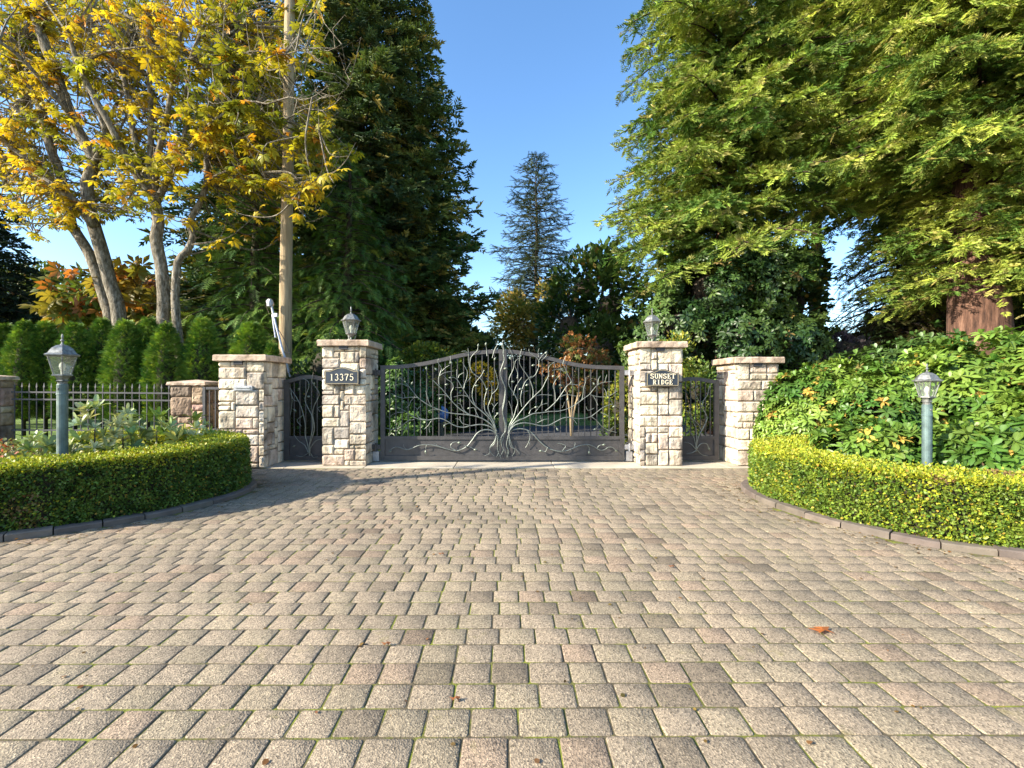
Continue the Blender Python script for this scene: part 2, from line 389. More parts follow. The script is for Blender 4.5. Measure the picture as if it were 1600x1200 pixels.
def zr(x, y): sd = sdist(np.stack([x,y],1), KR, NR); return bedz(x, y, sd)+.03*vnoise(np.stack([x,y,x*0],1), 3)
heightfield('planting_bed', -13, -3.4, .8, 9.6, .09, lambda x,y: np.where((y > 7.9)&(x > -5.3), -.10, zl(x,y)), MAT['soil'])
heightfield('planting_bed', 3.1, 13, .8, 9.6, .09, lambda x,y: np.where((y > 7.6)&(x < 5.1), -.10, zr(x,y)), MAT['soil'])
def sheet(name, poly, z, mat):
    me = bpy.data.meshes.new(name); me.from_pydata([(x,y,z) for x,y in poly], [], [tuple(range(len(poly)))])
    return prop(link(name, me, mat), kind='structure')
sheet('ground', [(-700,-60),(700,-60),(700,900),(-700,900)], -.11, MAT['soil'])
sheet('lawn', [(-40,9.4),(60,9.4),(60,60),(-40,60)], -.03, MAT['lawn'])
sheet('driveway', [(-2.9,9.3),(4.3,9.3),(30,9.6),(30,17.2),(9,17.4),(2.5,17.1),(.6,16.7),(-.7,15.6),(-2.2,13.6),(-2.8,11.5)], -.012, MAT['asphalt'])
sheet('paving_joints', [(-14,-3),(14,-3),(14,8.17),(-14,8.17)], -.0046, MAT['joint'])
m = M()                                       # concrete apron under the gates, cut by joints
xs = [-5.3,-4.05,-2.6,-.95,.9,2.55,4.1,5.2]
for a, b in zip(xs[:-1], xs[1:]): m.box(((a+b)/2, 8.74, -.045), (b-a-.012, 1.14, .1), bev=.006, col=(1+random.uniform(-.08,.08),)*3)
prop(m.build('concrete_apron', MAT['conc']), kind='structure')
# pavers: one surface
def T_paver():
    o = []; c = .065
    for sx, sy in ((-1,-1),(1,-1),(1,1),(-1,1)):
        a = [(sx*.5, sy*(.5-c)), (sx*(.5-c), sy*.5)]
        mid = (sx*(.5-c*.3), sy*(.5-c*.3)); a = [a[0], mid, a[1]]
        if sx*sy > 0: a.reverse()
        o += a if sx*sy < 0 else a
    o = sorted(o, key=lambda p: math.atan2(p[1], p[0])); n = len(o)
    V = [(x,y,-.5) for x,y in o]+[(x,y,-.13) for x,y in o]+[(x*.975,y*.975,-.03) for x,y in o]+[(x*.945,y*.945,0) for x,y in o]
    Fc = [(r*n+k, r*n+(k+1)%n, (r+1)*n+(k+1)%n, (r+1)*n+k) for r in range(3) for k in range(n)]+[tuple(3*n+k for k in range(n))]
    return (np.array(V), Fc)
TP = T_paver(); P_, S_, Rz = [], [], []
y = -2.9; row = 0
while y < 8.12:
    d = .172-.018*float(smooth(np.array((y-2.2)/3.0))); x = -11+rng.uniform(0,.2)
    while x < 11:
        wd = rng.choice([.180,.198,.214], p=[.25,.5,.25]); P_.append((x+wd/2, y+d/2, 0)); S_.append((wd-.007, d-.0075)); x += wd
    y += d
P_ = np.array(P_); S_ = np.array(S_); P_[:,1] += .012*np.sin(P_[:,0]*.7)+rng.normal(0,.0015,len(P_))
xy = P_[:,:2]; ok = (sdist(xy, KL, NL) < .02)&(sdist(xy, KR, NR) < .02)&(P_[:,1] < 8.1)
ok &= ~((P_[:,0] < -3.9)&(P_[:,1] > 7.55)&(P_[:,0] < -5.0)); P_, S_ = P_[ok], S_[ok]; n = len(P_)
a = rng.normal(0,.013,n); tx, ty = np.clip(rng.normal(0,.006,n),-.010,.010), np.clip(rng.normal(0,.006,n),-.010,.010)
ca, sa = np.cos(a), np.sin(a)
Rm = np.zeros((n,3,3)); Rm[:,0,0]=ca; Rm[:,0,1]=-sa; Rm[:,1,0]=sa; Rm[:,1,1]=ca; Rm[:,2,2]=1; Rm[:,2,0]=tx; Rm[:,2,1]=ty; Rm[:,0,2]=-tx; Rm[:,1,2]=-ty
P_[:,2] += np.clip(rng.normal(0,.0012,n),-.0012,.004)
base = np.tile(np.array([.268,.228,.178]), (n,1))
red = (rng.random(n) < .05+.22*(vnoise(P_, .8, 3) > .66))[:,None]; base = np.where(red, [.275,.218,.168], base)
tan = (rng.random(n) < .25)[:,None]; base = np.where(tan & ~red, [.272,.236,.178], base)
base *= (1+rng.normal(0,.07,n))[:,None]; dark = rng.random(n) < .05; base[dark] *= .68
lx = P_[:,0]; ly = P_[:,1]; tr_ = np.abs((lx-2.47)*.845+(ly-4.43)*.534); along = (lx-2.47)*.534-(ly-4.43)*.845   # tyre-darkened band towards the right
base *= (1-.30*np.clip(1-tr_/.16,0,1)*(along > -1.5)*(vnoise(P_, 2.2, 5)))[:,None]
sc_ = np.stack([S_[:,0], S_[:,1], np.full(n,.055)], 1)
pv = Scat(); pv.add(TP, P_, Rm, sc_, np.clip(base,.05,.6)); prop(pv.build('paving', MAT['paver']), kind='structure')
# kerb stones along both beds
def kerb(K, Nn):
    m = M(); s = 0; seg = np.r_[0, np.cumsum(np.linalg.norm(np.diff(K,axis=0),axis=1))]; L = seg[-1]
    while s < L-.1:
        l = random.uniform(.34,.42); e = min(s+l-.012, L); q = np.linspace(s, e, 5)
        cx = np.interp(q, seg, K[:,0]); cy = np.interp(q, seg, K[:,1]); nx = np.interp(q, seg, Nn[:,0]); ny = np.interp(q, seg, Nn[:,1])
        h = .062+random.uniform(-.007,.007); vs = []; o = random.uniform(-.006,.006)
        for i in range(5):
            for (dd, z) in ((o,-.05),(o,h-.012),(o+.014,h),(.125,h+.002),(.125,-.05)): vs.append((cx[i]+nx[i]*dd, cy[i]+ny[i]*dd, z))
        fs = [(i*5+k, (i+1)*5+k, (i+1)*5+k+1, i*5+k+1) for i in range(4) for k in range(4)]+[(0,1,2,3,4),(24,23,22,21,20)]
        g = random.uniform(.85,1.12); m.add(vs, fs, (g, g*random.uniform(.93,1.0), g*random.uniform(.9,1))); s += l
    return prop(m.build('kerb', MAT['kerb']), kind='structure')
kerb(KL, NL); kerb(KR, NR)
# ================================================================== STONE PILLARS
PAL = [(.72,.64,.49),(.66,.58,.45),(.80,.72,.56),(.60,.52,.42),(.66,.54,.44),(.50,.45,.37),(.76,.67,.53),(.46,.41,.35),(.70,.64,.54)]
PALF = [(.42,.31,.22),(.50,.38,.26),(.36,.27,.24),(.45,.30,.25),(.55,.45,.32),(.33,.26,.20)]
def stone_face(m, p0, u, n, Wd, H, cols, rows, seed, pal, bumpy, joint=.006, rnd=.02, holes=()):
    """one wall face of coursed blocks: p0 lower left corner, u along the face, n outward"""
    r = random.Random(seed); u = Vector(u); n_ = Vector(n); p0 = Vector(p0)
    cx = [0]+[(k+r.uniform(-.22,.22))*Wd/cols for k in range(1,cols)]+[Wd]; rz = [0]+[(k+r.uniform(-.2,.2))*H/rows for k in range(1,rows)]+[H]
    used = set(); opts = [(3,2),(4,3),(3,3),(2,1),(3,2),(4,2),(2,3),(2,2),(5,2),(3,1),(1,2),(1,1)]
    for j in range(rows):
        for i in range(cols):
            if (i,j) in used: continue
            o = opts[:9]; r.shuffle(o); o2 = opts[9:]; r.shuffle(o2); o = (o2+o) if r.random() < .12 else o+[(2,1),(1,2)]
            for (a, b) in o+[(1,1)]:
                if i+a > cols or j+b > rows: continue
                cells = {(i+x,j+y) for x in range(a) for y in range(b)}
                if cells & used: continue
                left = cols-(i+a)
                if left == 1 and r.random() < .5: continue
                used |= cells; break
            u0, u1, z0, z1 = cx[i]+joint, cx[i+a]-joint, rz[j]+joint, rz[j+b]-joint
            eL, eR = i == 0, i+a == cols
            if eL: u0 = 0
            if eR: u1 = Wd
            nu = max(4, int((u1-u0)/.022)); nz = max(4, int((z1-z0)/.022))
            uu, zz = np.meshgrid(np.linspace(u0,u1,nu+1), np.linspace(z0,z1,nz+1)); uu = uu.ravel(); zz = zz.ravel()
            P = np.array([tuple(p0+u*float(a_)+Vector((0,0,float(b_)))) for a_, b_ in zip(uu, zz)])
            dl = np.full_like(uu, 9) if eL else uu-u0; dr = np.full_like(uu, 9) if eR else u1-uu
            e = np.minimum(np.minimum(dl, dr), np.minimum(zz-z0, z1-zz)); prof = np.sqrt(np.clip(e/rnd, 0, 1))
            tl = r.uniform(-.02,.02)*bumpy; tz = r.uniform(-.02,.02)*bumpy; so = r.randint(0,999)
            nz_ = vnoise(P, 11, so)*.6+np.abs(vnoise(P, 22, so+5)-.5)*.8+vnoise(P, 45, 3)*.15
            hgt = prof*(.012+bumpy*.030*nz_+tl*(uu-(u0+u1)/2)/max(u1-u0,.01)*1.2+tz*(zz-(z0+z1)/2)/max(z1-z0,.01)*1.2)
            cn = .008*bumpy*vnoise(P*[0,0,1]+[3,3,0], 30, 77)+.012*prof        # shared corner line
            wL = np.clip(1-(uu-u0)/.03,0,1) if eL else 0*uu; wR = np.clip(1-(u1-uu)/.03,0,1) if eR else 0*uu
            hgt = hgt*(1-np.maximum(wL,wR))+cn*np.maximum(wL,wR)
            lat = -cn*wL+cn*wR
            Q = P+np.array(n_)*hgt[:,None]+np.array(u)*lat[:,None]
            vs = [tuple(q) for q in Q]; W1 = nu+1
            fs = [(y_*W1+x_, y_*W1+x_+1, (y_+1)*W1+x_+1, (y_+1)*W1+x_) for y_ in range(nz) for x_ in range(nu)]
            ring = [x_ for x_ in range(W1)]+[y_*W1+nu for y_ in range(1,nz+1)]+[nz*W1+x_ for x_ in range(nu-1,-1,-1)]+[y_*W1 for y_ in range(nz-1,0,-1)]
            b0 = len(vs); vs += [tuple(P[q]-np.array(n_)*.03) for q in ring]
            for k in range(len(ring)):
                k2 = (k+1)%len(ring); ua, ub = uu[ring[k]], uu[ring[k2]]
                if (eL and ua == u0 and ub == u0) or (eR and ua == u1 and ub == u1): continue
                fs.append((ring[k], b0+k, b0+k2, ring[k2]))
            c = r.choice(pal); g = r.uniform(.86,1.1); m.add(vs, fs, tuple(x_*g for x_ in c))
def cap(name, c, wx, wy, z0, th, parent, pyr=.012):
    m = M(); nx = 10; x, y = wx/2, wy/2; vs = []; fs = []
    lv = [(-.01,0),(0,.008),(0,th-.02),(-.012,th)]
    per = [(-x+2*x*k/nx, -y) for k in range(nx)]+[(x,-y+2*y*k/nx) for k in range(nx)]+[(x-2*x*k/nx,y) for k in range(nx)]+[(-x,y-2*y*k/nx) for k in range(nx)]
    for (ins, z) in lv:
        for (a, b) in per:
            j = random.uniform(-.006,.006); vs.append((a*(1+ins/x)+j*(abs(a)==x), b*(1+ins/y)+j*(abs(b)==y), z+random.uniform(-.003,.003)))
    n = len(per)
    fs = [(r*n+k, r*n+(k+1)%n, (r+1)*n+(k+1)%n, (r+1)*n+k) for r in range(3) for k in range(n)]
    vs.append((0,0,th+pyr)); t = len(vs)-1; fs += [(3*n+k, 3*n+(k+1)%n, t) for k in range(n)]; fs.append(tuple(range(n-1,-1,-1)))
    m.add([(c[0]+a, c[1]+b, z0+d) for a,b,d in vs], fs, (.56,.44,.34)); return m.build(name, MAT['stone'], parent)
def pillar(label, x0, x1, y0, depth, ztop, seed, capw=.09, pal=PAL, bumpy=1.0, cell=.104, name='stone_pillar', group=None, pyr=.012, thk=.115, rnd=.02):
    cxm, cym, Wd = (x0+x1)/2, y0+depth/2, x1-x0
    t = thing(name, label, 'pillar', (cxm, cym, 0), 0, group); H = ztop-thk
    m = M(); hx, hy = Wd/2, depth/2; cl = max(4, round(Wd/cell)); cd = max(4, round(depth/cell)); rw = round(H/cell)
    stone_face(m, (-hx,-hy,0), (1,0,0), (0,-1,0), Wd, H, cl, rw, seed, pal, bumpy, rnd=rnd)
    stone_face(m, (hx,-hy,0), (0,1,0), (1,0,0), depth, H, cd, rw, seed+1, pal, bumpy*.55, rnd=rnd)
    stone_face(m, (hx,hy,0), (-1,0,0), (0,1,0), Wd, H, cl, rw, seed+2, pal, bumpy, rnd=rnd)
    stone_face(m, (-hx,hy,0), (0,-1,0), (-1,0,0), depth, H, cd, rw, seed+3, pal, bumpy*.55, rnd=rnd)
    m.box((0,0,H/2), (Wd-.03, depth-.03, H-.004), col=(.17,.14,.11)); m.build('stonework', MAT['stone'], t)
    cap('capstone', (0,0), Wd+2*capw, depth+2*capw, H, thk, t, pyr); return t, H
def steplight(t, x, y, z, w_=.155, h_=.055):
    m = M(); m.box((x, y, z), (w_, .05, h_), bev=.006); m.box((x, y-.015, z+h_/2+.004), (w_+.02,.06,.012)); m.build('recessed_light', MAT['dark'], t)
PG = 'square stone pillars beside the gates'
pl, Hl = pillar('tall stone pillar carrying the 13375 number plaque', -3.415, -2.633, 8.4, .78, 2.36, 11, group=PG)
steplight(pl, .0, -.42, Hl-.04)
pr, Hr = pillar('tall stone pillar carrying the SUNSET RIDGE name plaque', 2.532, 3.29, 8.4, .78, 2.33, 31, group=PG)
steplight(pr, -.02, -.42, Hr-.04)
ol, Ho = pillar('shorter stone pillar with a metal mail slot, behind the end of the left hedge', -5.186, -4.403, 8.14, .80, 2.065, 51, group=PG, bumpy=1.15)
steplight(ol, -.04, -.43, Ho-.04)
m = M(); m.box((0,0,0), (.34,.04,.10), bev=.01); m.box((0,-.03,.018), (.27,.025,.028), bev=.005); m.box((0,-.025,-.022), (.29,.02,.014)); o = m.build('mail_slot', MAT['zinc'], ol); o.location = (.045,-.425,1.5-(607-603)*8.14/F)
orr, Hq = pillar('shorter stone pillar without a slot, at the left end of the right hedge', 4.355, 5.09, 8.4, .80, 2.04, 71, group=PG)
steplight(orr, -.02, -.43, Hq-.04)
FG = 'low fieldstone posts of the left fence'
pillar('low fieldstone post with a flat cap next to the mail slot pillar', -6.66, -6.03, 8.95, .55, 1.58, 91, .07, PALF, 1.7, .13, 'fence_post', FG, .05, .07, .05)
pillar('fieldstone fence post cut off by the left edge of the photo', -11.1, -10.5, 8.95, .6, 1.70, 95, .07, PALF, 1.7, .13, 'fence_post', FG, .05, .08, .05)
# ================================================================== LETTERING
def arc(cx, cz, rx, rz, a0, a1, n=9): return [(cx+rx*math.cos(R(a0+(a1-a0)*k/n)), cz+rz*math.sin(R(a0+(a1-a0)*k/n))) for k in range(n+1)]
def glyph(ch):       # strokes in a 1 x 1.4 box: (polyline, width)
    B, T = .21, .12; S = lambda x, z, l=.24: ([(x-l,z),(x+l,z)], .09)
    g = {'S': [(arc(.5,1.03,.33,.31,20,265)+arc(.5,.37,.36,.33,85,-160), .17), ([(.83,1.36),(.83,1.02)],.07), ([(.12,.42),(.12,.05)],.07)],
     'U': [([(.2,1.36),(.2,.45)]+arc(.5,.42,.3,.38,180,360)+[(.8,.5),(.8,1.36)], .16), S(.2,1.36,.2), S(.8,1.36,.2)],
     'N': [([(.17,.04),(.17,1.36)],T),([(.17,1.34),(.83,.06)],B),([(.83,.04),(.83,1.36)],T),S(.17,.04,.17),S(.14,1.36,.14),S(.83,1.36,.17)],
     'E': [([(.28,.04),(.28,1.36)],B),([(.1,1.34),(.85,1.34)],T),([(.28,.72),(.66,.72)],T),([(.1,.06),(.88,.06)],T),([(.85,1.38),(.85,1.1)],.08),([(.88,.02),(.88,.32)],.08),([(.66,.86),(.66,.58)],.07)],
     'T': [([(.5,.04),(.5,1.36)],B),([(.06,1.33),(.94,1.33)],.14),([(.06,1.38),(.06,1.05)],.08),([(.94,1.38),(.94,1.05)],.08),S(.5,.05)],
     'R': [([(.26,.04),(.26,1.36)],B),([(.1,1.34),(.5,1.34)]+arc(.54,1.03,.31,.30,90,-90)+[(.26,.73)],.13),([(.56,.72),(.84,.05),(.98,.05)],.17),S(.26,.04,.19)],
     'I': [([(.5,.04),(.5,1.36)],B),S(.5,.05,.25),S(.5,1.35,.25)],
     'D': [([(.26,.04),(.26,1.36)],B),([(.1,1.34),(.4,1.34)]+arc(.42,.7,.43,.62,88,-88)+[(.1,.06)],.14)],
     'G': [(arc(.52,.7,.38,.62,38,300,14)+[(.84,.25),(.84,.62)],.16),S(.82,.62,.2),([(.84,1.36),(.84,1.0)],.07)],
     '1': [([(.5,.04),(.5,1.36),(.3,1.22)],B),S(.5,.05,.25)],
     '3': [(arc(.46,1.03,.3,.31,150,-80)+arc(.46,.38,.35,.35,80,-155),.16)],
     '7': [([(.12,1.05),(.12,1.31),(.86,1.31)],.14),([(.86,1.31),(.58,.75),(.42,.02)],.18)],
     '5': [([(.84,1.33),(.24,1.33),(.2,.78)],.13),(arc(.46,.45,.37,.40,125,-155,12),.17)]}
    return g[ch]
def text(m, s, cx, z0, Wd, H, y):
    n = len(s); pitch = Wd/n; gw = pitch*(.92 if n > 5 else .86)
    for k, ch in enumerate(s):
        x0 = cx-Wd/2+k*pitch+(pitch-gw)/2
        for q, (pl_, wd) in enumerate(glyph(ch)):
            P = [Vector((x0+a*gw, 0, z0+b/1.4*H)) for a, b in pl_]; w_ = wd*gw/2*.98; vs = []; fs = []
            for i, p in enumerate(P):
                t = (P[min(i+1,len(P)-1)]-P[max(i-1,0)]).normalized(); s_ = Vector((-t.z,0,t.x))*w_
                yy = y-.006-.0006*q
                vs += [p+s_+Vector((0,yy,0)), p-s_+Vector((0,yy,0)), p-s_+Vector((0,y+.002,0)), p+s_+Vector((0,y+.002,0))]
            for i in range(len(P)-1):
                a = i*4; fs += [(a+k2, a+(k2+1)%4, a+4+(k2+1)%4, a+4+k2) for k2 in range(4)]
            fs += [(0,3,2,1), (len(vs)-4,len(vs)-3,len(vs)-2,len(vs)-1)]; m.add(vs, fs)
def plaque(label, cx, zb, Wd, hs, hp, y, lines):
    t = thing('wall_plaque', label, 'plaque', (cx, y, zb), 0, 'arched plaques on the tall pillars')
    def outline(i):
        a = Wd/2-i; o = [(-a, i), (a, i), (a, hs-i), (a*.78, hs-i)]
        for k in range(1, 10): 
            f = k/10; o.append((a*.78-1.56*a*f, hs-i+(hp-hs)*math.sin(math.pi*f)**1.3))
        return o+[(-a*.78, hs-i),(-a, hs-i)]
    m = M(); m.prism(outline(0), -.014, .10); m.build('plate', MAT['plaque'], t)
    m = M(); o, q = outline(.012), outline(.019); n = len(o)
    m.add([(x,-.018,z) for x,z in o]+[(x,-.018,z) for x,z in q]+[(x,-.013,z) for x,z in o]+[(x,-.013,z) for x,z in q],
          [f for k in range(n) for f in ((k,(k+1)%n,n+(k+1)%n,n+k),(k,2*n+k,2*n+(k+1)%n,(k+1)%n),(n+k,n+(k+1)%n,3*n+(k+1)%n,3*n+k))], (.55,.5,.4)); m.build('rim', MAT['letter'], t)
    m = M()
    for (s, w_, z0, h) in lines: text(m, s, 0, z0, w_, h, -.016)
    m.build('lettering', MAT['letter'], t); return t
plaque('dark arched plaque reading 13375', -3.03, 1.53, .63, .252, .318, 8.298, [('13375', .46, .07, .125)])
plaque('dark arched plaque reading SUNSET RIDGE', 2.905, 1.495, .60, .245, .315, 8.298, [('SUNSET', .47, .142, .088), ('RIDGE', .38, .032, .088)])
# ================================================================== LANTERNS
def lantern(t, z0, s, post=None, rot=0.0, roofc=(1,1,1)):
    """six-sided lantern, z0 = bottom of the cup, s = overall scale"""
    ring = lambda r, z: [(r*s*math.cos(rot+math.pi/3*k), r*s*math.sin(rot+math.pi/3*k), z0+z*s) for k in range(6)]
    lo, hi = ring(.095,.10), ring(.165,.36)
    m = M()
    if post is not None: m.lathe([(.055*s,0),(.075*s,.02*s),(.06*s,.035*s),(.085*s,.085*s),(.12*s,.09*s),(.12*s,.105*s),(.09*s,.11*s)], 6, (0,0,z0), rot)
    else: m.lathe([(.03*s,.03*s),(.055*s,.06*s),(.10*s,.085*s),(.108*s,.10*s),(.09*s,.11*s)], 6, (0,0,z0), rot)
    for a, b in zip(lo, hi): m.tube([a, b], .009*s, 5)
    for q in (lo, hi):
        for k in range(6): m.tube([q[k], q[(k+1)%6]], .010*s, 5)
    fr = m.build('frame', MAT['lamp'], t)
    for k in range(6):
        g = M(); a, b, c, d = [Vector(v) for v in (lo[k], lo[(k+1)%6], hi[(k+1)%6], hi[k])]; ce = (a+b+c+d)/4
        pts = [p*.97+ce*.03 for p in (a,b,c,d)]; g.add(pts, [(0,1,2,3)]); g.build('glass_pane', MAT['glass'], t)
    m = M(); m.lathe([(.165*s,.355*s),(.20*s,.36*s),(.205*s,.375*s),(.165*s,.395*s),(.15*s,.42*s),(.12*s,.465*s),(.07*s,.50*s),(.028*s,.512*s)], 6, (0,0,z0), rot, roofc); m.build('roof', MAT['lamp'], t)
    m = M(); m.lathe([(.028*s,.51*s),(.012*s,.53*s),(.010*s,.55*s),(.024*s,.57*s),(.010*s,.59*s),(.014*s,.62*s),(.011*s,.645*s),(.003*s,.66*s)], 8, (0,0,z0), 0, (.9,.9,.9)); m.build('finial', MAT['lamp'], t)
    m = M(); m.lathe([(.018*s,.11*s),(.018*s,.16*s),(.022*s,.165*s),(.036*s,.21*s),(.03*s,.25*s),(.012*s,.275*s)], 10, (0,0,z0)); m.build('bulb', MAT['bulb'], t)
LG = 'hexagonal lanterns standing on the tall pillars'
for (lab, px, Z) in (('metal lantern on top of the pillar with the number plaque', 548.5, 2.372), ('metal lantern on top of the pillar with the name plaque', 1019, 2.342)):
    t = thing('pillar_lantern', lab, 'lantern', ((px-PX)*8.79/F, 8.79, Z), 0, LG)
    m = M(); m.lathe([(.055,0),(.055,.008),(.03,.018),(.016,.03),(.013,.10)], 12, (0,0,0), 0, (.9,1,.9))
    for k in range(3):
        a = k*2*math.pi/3+.4; ca, sa = math.cos(a), math.sin(a)
        m.tube([(r*ca, r*sa, z) for r, z in ((.015,.03),(.05,.035),(.075,.06),(.085,.10),(.10,.13))], [.009,.009,.008,.008,.006], 6)
    m.build('base', MAT['lamp'], t); lantern(t, .06, .95, None, R(12))
PGp = 'lantern posts rising behind the low hedges'
for (lab, px, Y, ztop, s, g, rot) in (('lantern post with pale round collar behind the left hedge in front of the iron fence', 97.5, 5.5, 1.74, .90, (1.15,1.1,1.1), R(14)), ('lantern post with blue-green patina among the rhododendrons behind the right hedge', 1448.5, 5.2, 1.43, .69, (1.15,1.2,1.25), R(2))):
    zt = EYE-((600 if px < 500 else 632)-PY)*Y/F; rp = (6.8 if px < 500 else 6.3)*Y/F
    t = thing('lamp_post', lab, 'lamp post', ((px-PX)*Y/F, Y, .03), 0, PGp); L = zt-.03
    m = M(); m.lathe([(rp,0),(rp,L-.13),(rp*1.1,L-.13),(rp*1.1,L-.12),(rp*1.02,L-.115),(rp*1.02,L-.01),(rp*.9,L)], 18, col=g); m.build('post', MAT['lamppost'], t, False)
    m = M(); m.lathe([(rp*.8,L-.005),(rp*.85,L+.02),(rp*.6,L+.035)], 18); m.build('collar', MAT['lamp'], t); m = M(); m.tube([(0,-rp*1.0,L-.06),(0,-rp*1.25,L-.06)], .012, 6); m.build('set_screw', MAT['lamp'], t); lantern(t, L+.02, s, True, rot)
# ================================================================== GATES
GY = 8.8
def g4(x, y): return (580+x/5.714, 530+y/5.714)
def g5(x, y): return (780+x/5.714, 530+y/5.714)
def g3(x, y): return (430+x/4.445, 470+y/4.445)
def g6(x, y): return (960+x/4.443, 470+y/4.443)
def bars(parent, ox, tops, x_list, zb, r=.0085, name='bar'):
    for x in x_list:
        zt = np.interp(x, tops[0], tops[1]); m = M(); m.box((x-ox, 0, (zb+zt)/2), (r*2, r*2, zt-zb)); m.build(name, MAT['gate'], parent)
def leafshape(m, p, ang, L, y):
    pts = [(0,0),(.25,.22),(.55,.30),(.8,.16),(1.08,0),(.8,-.16),(.55,-.30),(.25,-.22)]; ca, sa = math.cos(ang), math.sin(ang)
    f = [(p[0]+(a*ca-b*sa)*L, p[1]+(a*sa+b*ca)*L) for a, b in pts]; c = (p[0]+.5*L*ca, p[1]+.5*L*sa)
    vs = [(a, y, b) for a, b in f]+[(c[0], y-.016, c[1]), (c[0], y+.012, c[1])]
    m.add(vs, [(k,(k+1)%8,8) for k in range(8)]+[((k+1)%8,k,9) for k in range(8)], (.85,.9,.8))
def vines(parent, ox, conv, strokes, leaves, yb=-.045):
    """wrought iron branches traced as curves, forged round bars with real thickness"""
    for k, (pts, r0, r1) in enumerate(strokes):
        P = [conv(*p) for p in pts]; P = np.array([((a-PX)*GY/F-ox, EYE-(b-PY)*GY/F) for a, b in P]); P = catmull(P, .03) if len(P) > 2 else P
        n = len(P); r = random.Random(k); ph = r.uniform(0,6); yy = yb-.012*np.sin(np.linspace(0,3,n)+ph)-.004*(k%5)
        m = M(); m.tube([(a, float(c), b) for (a, b), c in zip(P, yy)], list(np.linspace(r0, r1, n)*.8), 6); m.build('branch', MAT['vine'], parent)
    for (x, y, deg) in leaves:
        a, b = conv(x, y); m = M(); leafshape(m, ((a-PX)*GY/F-ox-.03*math.cos(R(deg)), EYE-(b-PY)*GY/F-.03*math.sin(R(deg))), R(deg), .07, yb-.03); m.build('leaf', MAT['vine'], parent)
def toprail(m, xs, zs, ox, th=.075, dp=.06):
    n = len(xs); vs = []
    for x, z in zip(xs, zs): vs += [(x-ox,-dp/2,z-th),(x-ox,-dp/2,z),(x-ox,dp/2,z),(x-ox,dp/2,z-th)]
    m.add(vs, [(i*4+k, i*4+(k+1)%4, i*4+4+(k+1)%4, i*4+4+k) for i in range(n-1) for k in range(4)]+[(3,2,1,0),(n*4-4,n*4-3,n*4-2,n*4-1)])
def gateleaf(name, label, xl, xr, top, hinge, stl, zb=.042, group=None, nb=18, barpts=None):
    t = thing(name, label, 'gate', (hinge, GY, 0), 0, group)
    X = np.linspace(xl, xr, 28); px = X/GY*F+PX; T = np.array(top); Z = EYE-(np.interp(px, T[:,0], T[:,1])-PY)*GY/F
    k = np.ones(5)/5; Zs = np.convolve(np.pad(Z, 2, 'edge'), k, 'valid')
    m = M(); toprail(m, X, Zs, hinge); th = .077
    for a, b, w_ in ((xl, 0, stl[0]), (xr, -1, stl[1])):
        c = a+w_/2 if b == 0 else a-w_/2; m.box((c-hinge, 0, (zb+Zs[b]-.074)/2), (w_, .056, Zs[b]-.074-zb))
    i0, i1 = xl+stl[0], xr-stl[1]; cx = (i0+i1)/2-hinge; wd = i1-i0
    m.box((cx,0,.088), (wd,.056,.088)); m.box((cx,0,.482), (wd,.056,.064)); m.build('frame', MAT['gate'], t)
    m = M(); m.box((cx,.004,.291), (wd,.012,.318)); m.build('bottom_panel', MAT['gate'], t)
    xs = i0+(np.arange(nb)+.75)*(wd/(nb+.5)); bars(t, hinge, (X, Zs-.07), xs, .512)
    return t
DG = 'two leaves of the wrought iron driveway gate'
HL, HR = -2.451, 2.325
TL = [(g4(x,y)) for x, y in ((90,235),(250,232),(400,215),(600,178),(740,140),(870,113),(1000,97),(1215,88))]
TR = [(g5(x,y)) for x, y in ((0,88),(70,90),(230,108),(400,142),(500,168),(600,196),(710,218),(830,231),(1112,240))]
gl = gateleaf('driveway_gate', 'left leaf of the driveway gate, its hinge side shaded by the number pillar', HL, -.052, TL, HL, (.085,.078), group=DG, nb=18)
gr_ = gateleaf('driveway_gate', 'right leaf of the driveway gate, hinged next to the name plaque pillar', -.044, HR, TR, HR, (.075,.085), group=DG, nb=18)
b, md, th = .017, .012, .0085
